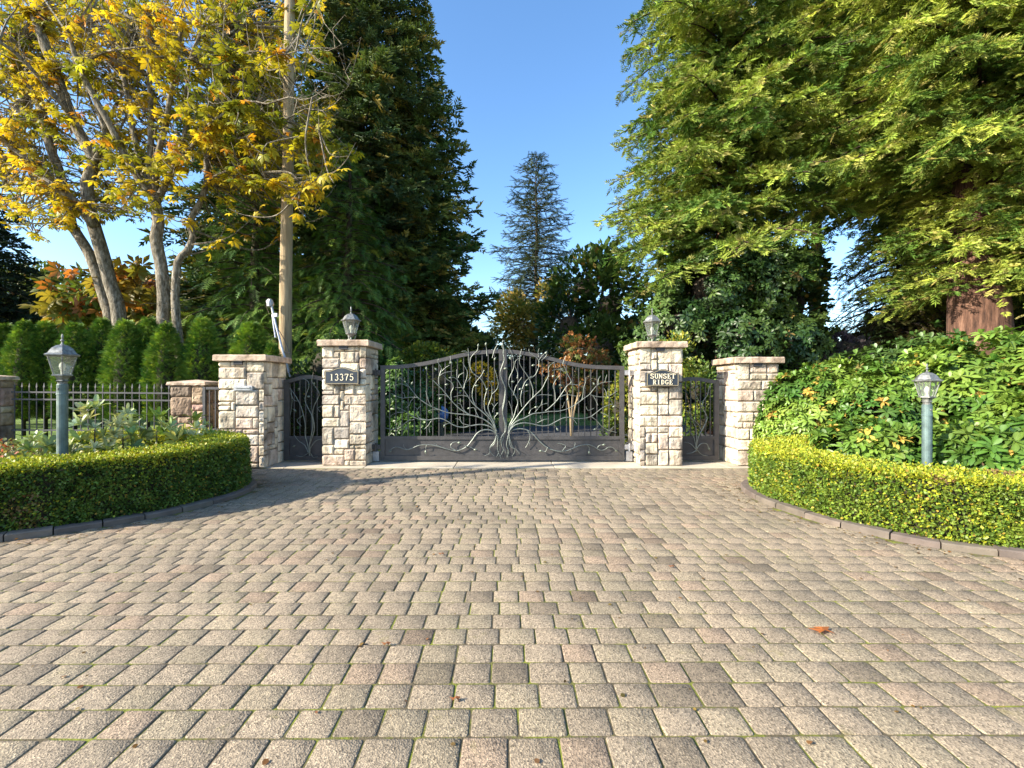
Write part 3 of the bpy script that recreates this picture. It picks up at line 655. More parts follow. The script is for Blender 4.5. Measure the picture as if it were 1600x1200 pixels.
SL = [([(1120,850),(1080,815),(1010,808),(950,835),(905,895),(860,950),(800,985),(740,992),(650,968),(570,945),(500,940),(430,945),(370,970),(320,982),(270,965),(225,958),(190,975),(180,992)],b,th),
([(500,940),(492,965),(490,980)],th,.006),([(320,982),(298,955),(295,935)],th,.005),([(760,990),(715,960),(720,930),(750,915),(775,918)],md,th),([(830,945),(870,955),(920,975)],md,th),([(590,945),(580,930),(565,925)],th,.005),
([(1118,850),(1100,810),(1050,775),(980,760),(900,770),(820,785),(750,770),(690,735),(640,710),(590,705),(530,718),(460,718),(400,700),(340,665),(300,635),(260,615),(235,612)],b,.007),
([(390,715),(340,725),(290,760),(230,795),(180,802),(130,790)],.010,.006),([(300,650),(240,655),(200,670),(175,690)],th,.005),([(500,718),(440,705),(415,670),(415,630),(445,600)],.010,.006),([(415,630),(405,615),(385,600)],.007,.005),([(590,705),(540,730),(515,765),(480,800)],th,.005),([(520,765),(522,800),(525,830)],.007,.005),([(890,770),(820,750),(790,715),(755,708)],.010,.006),([(800,720),(798,705),(795,688)],.007,.005),([(700,750),(680,752),(665,760)],.007,.005),
([(1120,840),(1105,800),(1060,750),(1000,710),(930,685),(850,672),(760,665),(680,652),(600,625),(540,600),(480,565),(420,520),(370,460),(330,410),(290,370),(255,338)],b,.007),
([(330,420),(280,400),(235,405),(200,440)],th,.005),([(420,520),(350,518),(290,525),(240,510),(185,483)],.010,.006),([(395,515),(360,550),(345,590),(318,612)],th,.006),([(305,520),(300,490),(283,468)],th,.005),([(545,600),(520,560),(505,510),(490,460)],th,.006),([(300,375),(300,355),(305,340)],.007,.005),([(600,630),(550,628),(515,640)],th,.005),
([(880,672),(800,625),(740,570),(690,510),(640,450),(600,410),(555,365)],.014,.007),([(720,540),(715,480),(735,430),(720,385),(680,360),(650,325)],.011,.006),([(700,520),(650,495),(590,498)],.010,.006),([(610,410),(605,350),(625,300),(660,260),(700,235)],.011,.006),([(610,330),(660,300),(740,285)],.010,.006),([(615,320),(630,260),(600,210),(605,175)],.010,.006),([(860,665),(820,620),(800,580),(770,570)],.010,.006),([(800,580),(798,560),(798,530)],.007,.005),
([(1118,830),(1105,790),(1070,720),(1010,660),(950,610),(900,560),(860,500),(820,440),(790,390),(770,350),(765,270)],.016,.007),([(860,510),(810,500),(740,515)],.010,.006),([(830,440),(840,390),(855,350),(860,290),(835,240),(820,210)],.011,.006),([(840,395),(870,365),(895,335)],th,.005),([(810,430),(785,432),(755,430)],.007,.005),([(780,370),(740,340),(715,345)],th,.006),([(780,345),(790,320),(830,300)],th,.005),([(960,690),(940,650),(920,610),(880,615)],.010,.006),
([(1115,820),(1100,760),(1060,690),(1020,640),(1010,570),(1020,500),(1030,460),(1010,400),(975,350),(930,320),(890,270),(870,200),(870,130),(865,80)],.015,.006),([(930,590),(905,520),(910,440),(940,380),(980,330),(1010,275)],.011,.006),([(905,300),(885,240),(890,170),(920,130),(950,100),(955,62)],.010,.006),([(870,130),(845,108),(808,112)],.008,.005),
([(1120,820),(1095,740),(1060,660),(1045,600),(1070,530),(1080,470),(1070,400),(1030,350)],.014,.007),([(1080,490),(1120,450),(1135,400),(1120,320),(1100,260)],.011,.006),([(1085,650),(1095,610),(1130,565)],th,.005),([(1095,600),(1085,580),(1070,570)],.007,.005),([(1095,740),(1105,690),(1130,665)],.010,.006),([(1125,820),(1110,790),(1085,740)],th,.006),([(1035,150),(1030,90),(1025,52)],.008,.005),([(1082,170),(1100,100),(1130,40),(1108,25)],.008,.005),([(700,220),(712,180),(708,150)],.008,.005),
([(1200,820),(1205,760),(1180,680),(1175,600),(1190,520),(1195,440),(1170,370),(1155,310),(1170,250),(1190,200),(1180,150),(1185,90),(1170,30)],.014,.008),([(1125,850),(1130,920),(1130,990),(1160,1060)],.015,.006),([(1120,850),(1100,930),(1060,970),(1070,1010),(1100,1040)],.015,.006),([(1118,855),(1100,910),(1060,965),(1058,1015),(1015,1035)],.014,.005),([(1200,820),(1160,880),(1170,960),(1200,1000),(1210,1060)],.014,.006),([(1128,850),(1150,930),(1140,1000),(1120,1050)],.014,.006)]
LL = [(180,995,200),(492,1000,270),(785,922,-10),(930,982,10),(660,768,240),(790,918,-5),(720,215,110),(585,270,140),(675,405,10),(620,530,40),(715,345,180),(880,615,190),(1035,450,60),(940,415,10),(1085,380,170),(1130,660,10),(1025,50,80),(1105,180,60),(957,62,80),(370,395,60),(290,560,60),(1195,265,0),(500,265,100),(320,792,270)]
SR = [([(85,850),(110,815),(180,798),(250,810),(300,845),(350,900),(400,945),(460,980),(530,998),(600,992),(660,968),(720,945),(790,938),(840,955),(890,985),(930,985),(970,960),(1010,965),(1035,990)],b,th),([(255,815),(275,860),(260,920),(235,965)],md,.007),([(260,920),(272,930),(270,945)],.007,.005),([(430,960),(410,1000),(375,992)],md,th),([(560,990),(590,950),(550,930),(510,925)],md,.006),([(780,940),(800,965),(798,995)],.010,.006),([(870,970),(890,945),(925,938)],.010,.006),([(665,965),(675,930),(670,920)],th,.005),
([(88,845),(95,810),(140,765),(220,745),(300,755),(370,770),(440,765),(510,730),(560,705),(610,695),(680,705),(750,705),(810,690),(860,655),(920,610),(980,585),(1010,580)],b,.007),([(820,690),(870,730),(910,775),(970,810),(1040,830)],.011,.006),([(870,740),(880,775),(855,798)],th,.005),([(980,810),(1000,795),(1020,775)],.007,.005),([(610,695),(660,715),(690,755)],.010,.005),([(440,765),(490,765),(515,795)],th,.006),([(900,655),(950,675),(995,715)],.010,.006),([(1010,580),(1000,560),(990,545)],.007,.005),
([(86,840),(100,790),(150,735),(230,700),(300,665),(380,655),(450,645),(540,640),(620,615),(690,575),(750,530),(800,495),(840,445),(880,405),(930,385),(1000,378)],b,.007),([(810,495),(860,510),(930,515),(990,500),(1050,460)],.011,.006),([(950,505),(948,470),(932,440)],th,.005),([(830,500),(855,540),(875,590)],.010,.006),([(735,545),(745,490),(750,430),(765,390),(770,340)],.010,.005),([(875,410),(880,360),(900,330)],.009,.005),([(940,385),(945,350),(955,318)],.009,.005),([(340,745),(400,715),(440,710)],.010,.005),([(375,715),(365,700),(368,680)],.007,.005),([(770,600),(790,635),(845,615)],.008,.005),
([(410,640),(460,600),(510,550),(560,480),(600,420),(640,380),(610,320),(580,250),(565,220),(590,150)],.014,.007),([(530,520),(600,495),(690,510)],.010,.006),([(620,400),(700,410),(770,440)],.010,.006),([(580,290),(530,268),(470,280)],.010,.006),([(500,560),(495,470),(480,420),(500,370),(540,320)],.011,.006),([(560,610),(570,590),(580,560)],.007,.005),
([(84,835),(95,780),(150,700),(210,620),(270,550),(330,490),(380,440),(410,380),(440,320),(440,250),(490,205)],.016,.007),([(310,510),(380,495),(470,500)],.010,.006),([(300,520),(300,450),(275,370),(240,310),(210,270),(180,210),(185,140),(200,90)],.012,.006),([(265,355),(320,320),(350,250),(360,180),(410,120)],.011,.006),([(350,250),(345,180),(270,120),(265,90)],.009,.006),([(375,190),(410,160),(430,120)],.008,.005),([(350,160),(345,120),(355,85)],.008,.005),([(200,600),(190,520),(210,430),(240,370),(290,330)],.012,.006),([(430,345),(450,330),(475,332)],.008,.005),([(205,480),(230,465),(258,462)],.008,.005),([(160,350),(165,300),(140,240),(150,190),(190,170)],.009,.005),([(400,330),(380,300),(390,270)],.008,.005),
([(82,835),(90,770),(130,690),(150,620),(165,560),(130,480),(90,420),(90,350),(130,250),(120,150),(75,55)],.014,.006),([(125,500),(150,420),(200,340)],.011,.006),([(125,690),(110,620),(85,550)],.010,.006),([(265,665),(280,630),(312,610)],.009,.006),([(320,650),(370,590),(430,570)],.010,.006),([(370,590),(378,560),(385,535)],.008,.005),([(115,725),(105,700),(95,685)],.007,.005),([(40,100),(25,60),(35,10)],.008,.005),
([(40,870),(55,780),(40,700),(30,640),(50,540),(55,440),(30,370),(10,300),(30,230),(45,180),(35,120),(40,88)],.014,.008),([(85,850),(80,950),(75,1050)],.015,.006),([(90,850),(100,950),(150,980),(185,1022)],.014,.006),([(88,855),(110,940),(140,990),(115,1040)],.014,.006),([(40,870),(20,940),(40,980),(10,1040)],.014,.006),([(82,855),(65,940),(85,1000),(70,1045)],.014,.006)]
LR = [(1035,990,-40),(370,992,190),(797,1005,270),(515,800,-60),(850,800,200),(120,380,0),(245,410,30),(185,445,20),(300,235,20),(100,175,110),(325,605,20),(480,330,20),(540,410,-10),(605,540,80),(840,400,120),(55,262,10),(1015,600,20),(415,125,60),(925,938,10),(560,268,160)]
vines(gl, HL, g4, SL, LL); vines(gr_, HR, g5, SR, LR)
def hinge(parent, x, z, w_=.16, pale=False):
    m = M(); m.box((x, 0, z), (w_, .05, .10), bev=.008); m.tube([(x, -.035, z-.08), (x, -.035, z+.08)], .018, 8); m.build('hinge', MAT['zinc' if pale else 'gate'], parent)
for z in (.30, 1.76): hinge(gl, -.09, z, .17); hinge(gr_, .10, z, .19, True)
for (p, x) in ((gl, -.09), (gr_, .10)):
    m = M(); m.box((x, .03, .12), (.12,.10,.20), bev=.01); m.build('gate_stop', MAT['zinc'], p)
PGt = 'narrow pedestrian gates between the pillars'
tl = [(g3(x,y)) for x, y in ((60,548),(103,545),(150,528),(210,516),(270,515),(330,530),(420,560))]
tr = [(g6(x,y)) for x, y in ((400,560),(465,536),(520,528),(580,530),(640,540),(690,549),(722,552))]
pgl = gateleaf('pedestrian_gate', 'narrow arched iron gate between the mail slot pillar and the number pillar', -4.345, -3.44, tl, -4.345, (.11,.06), group=PGt, nb=6)
pgr = gateleaf('pedestrian_gate', 'narrow arched iron gate to the right of the name plaque pillar', 3.31, 4.18, tr, 4.18, (.06,.09), group=PGt, nb=7)
S1 = [([(245,1075),(232,1000),(215,930),(215,850),(190,740),(150,660),(110,605)],.014,.007),([(250,1060),(250,980),(270,880),(265,800),(235,740),(215,680),(240,600),(235,560),(200,540)],.014,.007),([(245,1000),(280,890),(270,790),(280,730),(315,650),(290,600),(265,560),(270,510)],.013,.007),([(240,1050),(215,1000),(170,970),(140,930)],.012,.006),([(255,1020),(290,970),(330,960)],.012,.006),([(245,1050),(190,1080),(155,1070)],.012,.006),([(255,1060),(270,1085),(305,1080)],.012,.006),([(205,790),(160,830),(190,870)],.009,.005),([(120,640),(140,690),(165,695)],.009,.005),([(120,610),(125,700),(115,790)],.009,.005),([(330,730),(300,745),(320,770)],.009,.005)]
L1 = [(175,615,60),(280,580,80),(245,665,180),(150,760,150),(145,1005,210)]
S2 = [([(560,1045),(575,950),(610,880),(635,810),(600,740),(570,680),(540,620),(520,560)],.014,.007),([(560,1045),(545,950),(520,910),(490,880)],.012,.006),([(562,1030),(590,990),(630,990),(645,1020)],.013,.007),([(558,1030),(520,990),(480,980)],.012,.006),([(560,1030),(530,1052),(495,1058)],.012,.006),([(565,1030),(600,1065),(640,1075)],.012,.006),([(600,900),(570,850),(520,810),(500,770)],.011,.006),([(598,730),(610,690),(640,650),(650,600)],.010,.006),([(560,1030),(560,900),(540,840),(505,720)],.011,.006)]
L2 = [(645,1022,-60),(650,600,80),(520,560,110),(500,770,120),(560,600,60)]
vines(pgl, -4.345, g3, S1, L1); vines(pgr, 4.18, g6, S2, L2)
# ================================================================== IRON FENCE AND SMALL PANEL
FYY = 9.3
t = thing('iron_fence', 'spear-topped iron fence between two fieldstone posts in front of the clipped cedars', 'fence', (-8.5, FYY, .4))
XA, XB = -10.25, -6.66; sl = (1.345-1.375)/(XB-XA)
for z0, h in ((1.375,.032),(1.225,.032),(.585,.032)):
    m = M(); zz = lambda x: z0+sl*(x-XA)*(1 if z0 > 1 else .4)
    m.add([(x+8.5, y, zz(x)-.4+z) for x in (XA,XB) for y, z in ((-.012,-h/2),(-.012,h/2),(.012,h/2),(.012,-h/2))], [(0,1,5,4),(1,2,6,5),(2,3,7,6),(3,0,4,7),(0,3,2,1),(4,5,6,7)]); m.build('rail', MAT['iron'], t)
for k in range(24):
    x = XA+.06+k*.1525; zt = 1.53+sl*(x-XA)-.4; zb = .0; m = M()
    m.box((x+8.5,0,(zb+zt-.06)/2), (.016,.016,zt-.06-zb)); X0 = x+8.5
    m.add([(X0-.008,-.008,zt-.06),(X0+.008,-.008,zt-.06),(X0+.008,.008,zt-.06),(X0-.008,.008,zt-.06),(X0-.018,-.006,zt-.04),(X0+.018,-.006,zt-.04),(X0+.018,.006,zt-.04),(X0-.018,.006,zt-.04),(X0,0,zt+.05)],
          [(0,1,5,4),(1,2,6,5),(2,3,7,6),(3,0,4,7),(4,5,8),(5,6,8),(6,7,8),(7,4,8)]); m.build('picket', MAT['iron'], t)
t = thing('barred_fence', 'small barred metal panel between the low fieldstone post and the mail slot pillar', 'fence', (-5.6, 8.93, 0))
m = M(); m.box((-.40,0,.95), (.05,.05,1.06)); m.box((.385,0,.95), (.05,.05,1.06)); m.box((0,0,1.455), (.72,.05,.05)); m.box((0,0,.62), (.72,.05,.06)); m.build('frame', MAT['iron'], t)
for k in range(6):
    m = M(); m.box((-.30+k*.118,0,1.04), (.018,.018,.78)); m.build('bar', MAT['iron'], t)
# ================================================================== UTILITY POLE
t = thing('utility_pole', 'tall bare wooden utility pole rising behind the mail slot pillar', 'utility pole', (-5.69, 11.5, 0))
m = M(); rr = [(.0,.172),(2,.155),(4,.150),(6,.142),(8,.134),(10,.127),(13,.118)]
m.tube([(.0135*z+.01*math.sin(z), 0, z) for z, r in rr], [r for z, r in rr], 20); m.build('shaft', MAT['pole'], t, True)
Y = 11.2; q = lambda x, y: tuple(np.array(W(410+x/8, 450+y/8, Y))-[-5.69,11.5,0])
m = M(); m.tube([q(110,190), q(135,320), q(185,520), q(250,770), q(300,930), q(345,1110)], .028, 8, (1.3,1.3,1.35)); m.tube([q(125,330), q(140,460), q(165,620)], .02, 7, (1.3,1.3,1.4)); m.build('conduit', MAT['zinc'], t)
m = M(); a = q(95,185); m.lathe([(.02,-.12),(.075,-.09),(.085,.0),(.06,.08),(.02,.10)], 9, a); m.tube([q(60,155), q(130,215)], .05, 7); m.build('weatherhead', MAT['zinc'], t)
m = M(); m.box(q(170,340), (.08,.08,.10), bev=.01, col=(1.7,1.7,1.8)); m.build('junction_box', MAT['zinc'], t)
m = M(); m.tube([q(170,370), q(190,500), q(260,620), q(310,720), q(330,800)], .010, 5); m.build('cable', MAT['dark'], t)
m = M(); m.tube([q(255,800), q(300,802), q(350,815)], .012, 6); m.build('bracket', MAT['dark'], t)
# ================================================================== HOUSE BEYOND THE GATE
MAT['roof'] = two('roof_shingle', (.05,.055,.07), (.08,.085,.10), 6); MAT['wall'] = plain('pale_siding', (.50,.50,.50), .8, 0, 2, .1)
t = thing('house', 'low grey house with a dark roof, seen through the driveway gate', 'house', (1.0, 33, 0))
m = M(); m.box((1.6,3,1.05), (7.6,6,2.3), col=(1,1,1)); m.build('wall', MAT['wall'], t)
m = M(); vs = [(-2.9,-.5,2.1),(5.9,-.5,2.1),(5.9,6.5,2.1),(-2.9,6.5,2.1),(-1.2,3,3.75),(4.2,3,3.75)]
m.add(vs, [(0,1,5,4),(1,2,5),(2,3,4,5),(3,0,4),(3,2,1,0)]); m.build('roof', MAT['roof'], t)
for x, w_ in ((-.7,1.3),(2.2,1.6),(4.6,.9)):
    m = M(); m.box((x,-.03,1.35), (w_,.08,1.0), col=(.06,.07,.09)); m.build('window', MAT['wall'], t)
t = thing('glazed_urn', 'blue glazed round urn seen through the left leaf of the driveway gate', 'urn', W(688,645,12.2)[:2]+(.0,))
t.location.z = .0
MAT['blue'] = plain('blue_glaze', (.10,.20,.45), .15)
m = M(); m.lathe([(.18,0),(.18,.06),(.10,.10),(.08,.42),(.12,.50)], 20, col=(.3,.3,.25)); m.build('pedestal', MAT['conc'], t, True)
m = M(); m.lathe([(.05,.50)]+[(.23*math.sin(R(a)), .73-.23*math.cos(R(a))) for a in range(20,171,15)]+[(.06,.965),(.09,.985)], 24); m.build('body', MAT['blue'], t, True)
# ================================================================== VEGETATION HELPERS
def thin(P, D, s, col, frac=.2):
    k, off = keepmask(P, frac); s = np.broadcast_to(np.asarray(s,float), (len(P),)).copy(); s[off] *= 1.9
    return P[k], D[k], s[k], col[k]
def conifer(name, label, cat, base, H, Rb, tr, z0, nb, Ts, size, step, spacing, colfn, rise=.12, droop=.30, power=.8, bark='darkbark', hang=.15, twf=.34, seed=0, group=None, lean=(0,0), zpow=1.15, tipup=.0, mat='needle', azf=None, zmax=None, jit=.25):
    global rng; keep = rng; rng = np.random.default_rng(1000+seed)
    t = thing(name, label, cat, (base[0], base[1], 0), 0, group)
    wood = M(); wb = M(); zz = np.linspace(0, H, 14)
    wood.tube([(lean[0]*(z/H)+.05*math.sin(z), lean[1]*(z/H), z) for z in zz], [tr*(1-.93*(z/H))*(1+.5*math.exp(-z*1.6)) for z in zz], 14)
    Ps, Ds = [], []
    for i in range(nb):
        u = (i+rng.random())/nb; z = z0+(H-z0)*(1-(1-u)**(1/zpow))
        if zmax and z > zmax and i % 3: continue
        az = i*2.39996+rng.uniform(-.4,.4); Rz = Rb*((H-z)/(H-z0))**power; L = Rz*rng.uniform(.6,1.12)
        if azf: L *= azf(az, z)
        if L < .15: continue
        ri = rise+.5*max(0, u-.55)+rng.uniform(-.08,.08); n = max(3, int(L/step)); tt = (np.arange(n)+.6)/n
        d = np.array([math.cos(az), math.sin(az), 0]); sd = np.array([-d[1], d[0], 0]); o = np.array([lean[0]*z/H, lean[1]*z/H, z])
        sw = rng.uniform(-.12,.12)
        pc = lambda q: o+d*(L*q)[:,None]+sd*(sw*L*q*q)[:,None]+np.array([0,0,1])*(L*(ri*q-droop*q*q+tipup*q**4))[:,None]
        tq = np.linspace(0, 1, 7); wr = .012+.022*L*.5; wood.tube(pc(tq), [wr*(1-.85*a)+.004 for a in tq], 4, (.42,.46,.46) if bark == 'redbark' else (.9,.9,.9), cap=False)
        cpt = pc(tt); slope = (ri-2*droop*tt+4*tipup*tt**3)
        for s in (1, -1):
            tl = np.clip(twf*L*(1-tt)**.75*rng.uniform(.6,1.25,n)+.10, .1, 1.3)
            tl *= np.clip((tt*L)/.5, .2, 1); ang = rng.uniform(.7,1.2,n)
            td = d*np.cos(ang)[:,None]+sd*(s*np.sin(ang))[:,None]; td[:,2] = slope*.7+rng.uniform(-.2,.2,n)
            k = np.maximum(1, (tl/spacing).astype(int)); idx = np.repeat(np.arange(n), k); f = (np.concatenate([np.arange(a) for a in k])+rng.random(len(idx)))/k[idx]
            P = cpt[idx]+td[idx]*(tl[idx]*f)[:,None]; P[:,2] -= hang*(tl[idx]*f)**2+hang*.25*rng.random(len(idx))*f
            D = td[idx]+sd*(rng.uniform(-.7,.7,len(idx)))[:,None]+rng.normal(0,jit,(len(idx),3)); D[:,2] -= hang*1.2*f
            Ps.append(P); Ds.append(D)
        k = max(2, int(L/spacing)); f = (np.arange(k)+.5)/k; f = f[f > .3]; Ps.append(pc(f)); Ds.append(np.tile(d, (len(f),1))+rng.normal(0,.25,(len(f),3)))
    P = np.concatenate(Ps); D = np.concatenate(Ds); Wp = P+[base[0],base[1],0]
    col = colfn(Wp); s = size*rng.uniform(.75,1.3,len(P))
    k, off = keepmask(Wp); s = s*np.where(off, 1.9, 1); P, D, s, col = P[k], D[k], s[k], col[k]
    sc = Scat(); scatter(sc, Ts, P, D, s, col, roll=rng.uniform(-.5,.5,len(P))); sc.build('crown', MAT[mat], t)
    wood.build('trunk', MAT[bark], t, True); rng = keep; return t, len(P)
def blobpts(blobs, N, gap=.0, gs=1.2, shell=.75, seed=0):
    vol = np.array([b[3]*b[4]+b[3]*b[5]+b[4]*b[5] for b in blobs]); cnt = (N*vol/vol.sum()).astype(int); Ps, Ns = [], []
    for b, c in zip(blobs, cnt):
        d = rdir(c); r = shell+(1-shell)*rng.random(c)**.6; lump = .80+.42*vnoise(d*2.1+[b[0],b[1],b[2]], 1.3, seed)
        P = d*(r*lump)[:,None]*np.array(b[3:6])+np.array(b[:3]); ins = np.zeros(c, bool)
        for q in blobs:
            if q is b: continue
            ins |= (((P-np.array(q[:3]))/(np.array(q[3:6])*.62))**2).sum(1) < 1
        ok = ~ins & (P[:,2] > .05)
        if gap: ok &= vnoise(P, gs, seed+9) > gap
        Ps.append(P[ok]); Ns.append(nrm(d/np.array(b[3:6]))[ok])
    return np.concatenate(Ps), np.concatenate(Ns)
def lumpcore(m, b, sc=.72, seed=0):
    n1, n2 = 9, 14; vs = []
    for i in range(n1+1):
        for j in range(n2):
            th, ph = math.pi*i/n1, 2*math.pi*j/n2; vs.append((math.sin(th)*math.cos(ph), math.sin(th)*math.sin(ph), math.cos(th)))
    d = np.array(vs); l = .80+.42*vnoise(d*2.1+[b[0],b[1],b[2]], 1.3, seed); V = d*l[:,None]*sc*np.array(b[3:6])+np.array(b[:3])
    m.add([tuple(v) for v in V], [(i*n2+j, (i+1)*n2+j, (i+1)*n2+(j+1)%n2, i*n2+(j+1)%n2) for i in range(n1) for j in range(n2)])
def bush(name, label, cat, blobs, N, Ts, size, colfn, mat='leaf', up=.6, core=.7, gap=.0, gs=1.2, shell=.75, trunk=None, group=None, seed=0, bark='darkbark', rnd=.35, tnames=('crown','trunk')):
    """blobs in world coordinates (x,y,z,rx,ry,rz)"""
    global rng; keep = rng; rng = np.random.default_rng(2000+seed)
    bx, by = blobs[0][0], blobs[0][1]
    if trunk: bx, by = trunk[0], trunk[1]
    t = thing(name, label, cat, (bx, by, 0), 0, group)
    P, Nn = blobpts(blobs, N, gap, gs, shell, seed); D = Nn+[0,0,up]+rng.normal(0,rnd,P.shape)
    P, D, s, col = thin(P, D, size*rng.uniform(.7,1.25,len(P)), colfn(P), .3)
    sc = Scat(); big = len(Ts[0][0]) > 60
    scatter(sc, Ts, P-[bx,by,0], D, s, col, roll=rng.uniform(0,6.28,len(P)) if big else rng.uniform(-1,1,len(P))); sc.build(tnames[0], MAT[mat], t)
    m = M()
    if core:
        for b in blobs: lumpcore(m, (b[0]-bx, b[1]-by, b[2], b[3], b[4], b[5]), core, seed)
        if not trunk: m.build('inner_branches', MAT['core'], t, True); m = M()
    tr = trunk[2] if trunk else .03
    for k, b in enumerate(blobs):
        e = Vector((b[0]-bx, b[1]-by, b[2])); z1 = min(e.z*.5, 1.6 if trunk else .3)
        m.tube([(0,0,0),(e.x*.06,e.y*.06,z1*.6),(e.x*.3,e.y*.3,z1+(e.z-z1)*.3),(e.x*.8,e.y*.8,z1+(e.z-z1)*.75),e+Vector((0,0,b[5]*.5))], [tr,tr*.85,tr*.6,tr*.35,tr*.12], 7)
    for k in range(14 if trunk else 0):
        b = blobs[k % len(blobs)]; dd = rdir(1)[0]; e = np.array(b[:3])-[bx,by,0]; q = e+dd*np.array(b[3:6])*.75
        m.tube([tuple(e), tuple((e+q)/2+[0,0,.1]), tuple(q)], [tr*.3,tr*.18,.008], 4)
    m.build(tnames[1], MAT[bark], t, True); rng = keep; return t
def clone(t, label, loc, rz=0, sc=1.0):
    c = t.copy(); C.objects.link(c); c.location = loc; c.rotation_euler = (0,0,rz); c.scale = (sc,)*3 if not hasattr(sc,'__len__') else sc; c['label'] = label
    for ch in list(t.children):
        d = ch.copy(); C.objects.link(d); d.parent = c
    return c
def cn(a, b, sc=1.5, var=.2, c=None, cp=.0, seed=0):
    def f(P):
        t = smooth(vnoise(P, sc, seed)*1.8-.4); o = mixc(a, b, t)
        if c is not None: m_ = rng.random(len(P)) < cp; o[m_] = c
        return jitcol(len(P), o, var, .08)
    return f
def wx(px, Y): return (px-PX)*Y/F
def wz(py, Y): return EYE-(py-PY)*Y/F
# ================================================================== CLIPPED BOX HEDGES
def side_z(Nv): return Nv[:,2] > .3
def hedge(label, K, Nn, hfn, seed, yel, greens, dens=9500):
    global rng; keep = rng; rng = np.random.default_rng(seed)
    Cc = K+Nn*.46; seg = np.r_[0, np.cumsum(np.linalg.norm(np.diff(Cc,axis=0),axis=1))]; L = seg[-1]; hw = .33
    tg = nrm(np.gradient(Cc, axis=0)); nn = np.stack([-tg[:,1], tg[:,0]], 1)
    at = lambda s: (np.stack([np.interp(s,seg,Cc[:,0]), np.interp(s,seg,Cc[:,1])],1), nrm(np.stack([np.interp(s,seg,nn[:,0]), np.interp(s,seg,nn[:,1])],1)))
    area = L*(2*.7+2*hw); N = int(area*dens); s = rng.uniform(0, L, N); q = rng.random(N)*(2*.7+2*hw)
    c, n_ = at(s); h = hfn(s/L); wob = .05*(vnoise(np.stack([c[:,0],c[:,1],q],1), 2.2, 4)-.5)
    side = np.where(q < .7, 1, np.where(q < 1.4, -1, 0)); lat = np.where(side != 0, side*hw, (q-1.4)-hw)
    z = np.where(side == 1, q/.7, np.where(side == -1, (q-.7)/.7, 1))*h; z = np.where(side != 0, .05+z*.95, h)
    rough_ = np.abs(rng.normal(0,.022,N)); dep = np.where(rng.random(N) < .55, rough_*-1, rng.normal(0,.012,N))+wob
    nz = np.where(side == 0, 1., 0.); nl = side.astype(float)
    rc = .06; edge = np.clip((z-(h-rc))/rc,0,1)*(side != 0); lat = lat-side*edge**2*.04; nz += edge*.6
    P = np.stack([c[:,0]+n_[:,0]*(lat+nl*dep), c[:,1]+n_[:,1]*(lat+nl*dep), z+(side == 0)*(dep-.01)], 1)
    Nv = np.stack([n_[:,0]*nl, n_[:,1]*nl, nz], 1)
    for e in (0, 1):                                       # rounded ends
        ce, ne = at(np.array([0. if e == 0 else L])); te = tg[0 if e == 0 else -1]*(-1 if e == 0 else 1); ke = int(math.pi*hw*.7*dens); hh = hfn(np.array([float(e)]))[0]
        a = rng.uniform(-math.pi/2, math.pi/2, ke); d2 = te*np.cos(a)[:,None]+ne[0]*np.sin(a)[:,None]; r = hw+rng.normal(-.01,.018,ke)
        P = np.vstack([P, np.c_[ce[0]+d2*r[:,None], .05+rng.random(ke)*(hh-.05)]]); Nv = np.vstack([Nv, np.c_[d2, 0*a]])
        kt = ke//3; r = hw*np.sqrt(rng.random(kt)); a = rng.uniform(-math.pi/2, math.pi/2, kt); d2 = te*np.cos(a)[:,None]+ne[0]*np.sin(a)[:,None]
        P = np.vstack([P, np.c_[ce[0]+d2*r[:,None], hh+rng.normal(0,.012,kt)]]); Nv = np.vstack([Nv, np.tile([0,0,1.],(kt,1))])
    N = len(P); D = Nv+rng.normal(0,.75,(N,3)); U = rdir(N)+Nv*.6
    t_ = smooth((P[:,2]-.50)/.24)*.55+.5*(vnoise(P,3.2,8)-.42)+rng.normal(0,.2,N)+Nv[:,2]*.22  # yellow new growth upward; sunlit top and shaded sides also put into colour
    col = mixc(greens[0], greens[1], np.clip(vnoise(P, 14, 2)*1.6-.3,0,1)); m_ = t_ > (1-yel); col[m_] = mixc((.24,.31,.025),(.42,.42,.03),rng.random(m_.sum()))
    sh = (rng.random(N) < .012)&(side_z(Nv)); P[sh] += Nv[sh]*rng.uniform(.02,.07,(sh.sum(),1)); br = vnoise(P, 2.6, 31) > .88; br &= rng.random(N) < .5; col[br] = (.20,.13,.05)
    m_ = rng.random(N) < .025; col[m_] = (.5,.33,.06); col = jitcol(N, col, .3, .1)
    t = thing('clipped_hedge', label, 'hedge', (Cc[len(Cc)//2,0], Cc[len(Cc)//2,1], 0), 0, 'clipped hedges along the paving'); off = np.array([Cc[len(Cc)//2,0], Cc[len(Cc)//2,1], 0])
    k, of = keepmask(P, .35); sz = .031*rng.uniform(.7,1.3,N)*np.where(of,1.5,1)
    sc = Scat(); scatter(sc, [LEAFW], P[k]-off, D[k], sz[k], col[k], U[k]); sc.build('foliage', MAT['hedge'], t)
    m = M(); vs = []; st = 4; ii = list(range(0, len(Cc), st)); hs = hfn(seg[ii]/L)
    for j, i in enumerate(ii):
        for (l, z_) in ((-hw+.05,.05),(-hw+.05,hs[j]-.10),(-hw+.10,hs[j]-.05),(hw-.10,hs[j]-.05),(hw-.05,hs[j]-.10),(hw-.05,.05)): vs.append((Cc[i,0]+nn[i,0]*l-off[0], Cc[i,1]+nn[i,1]*l-off[1], z_))
    m.add(vs, [(j*6+k2,(j+1)*6+k2,(j+1)*6+k2+1,j*6+k2+1) for j in range(len(ii)-1) for k2 in range(5)]+[(0,1,2,3,4,5),tuple(len(vs)-1-k2 for k2 in range(6))])
    m.build('inner_branches', MAT['core'], t); rng = keep
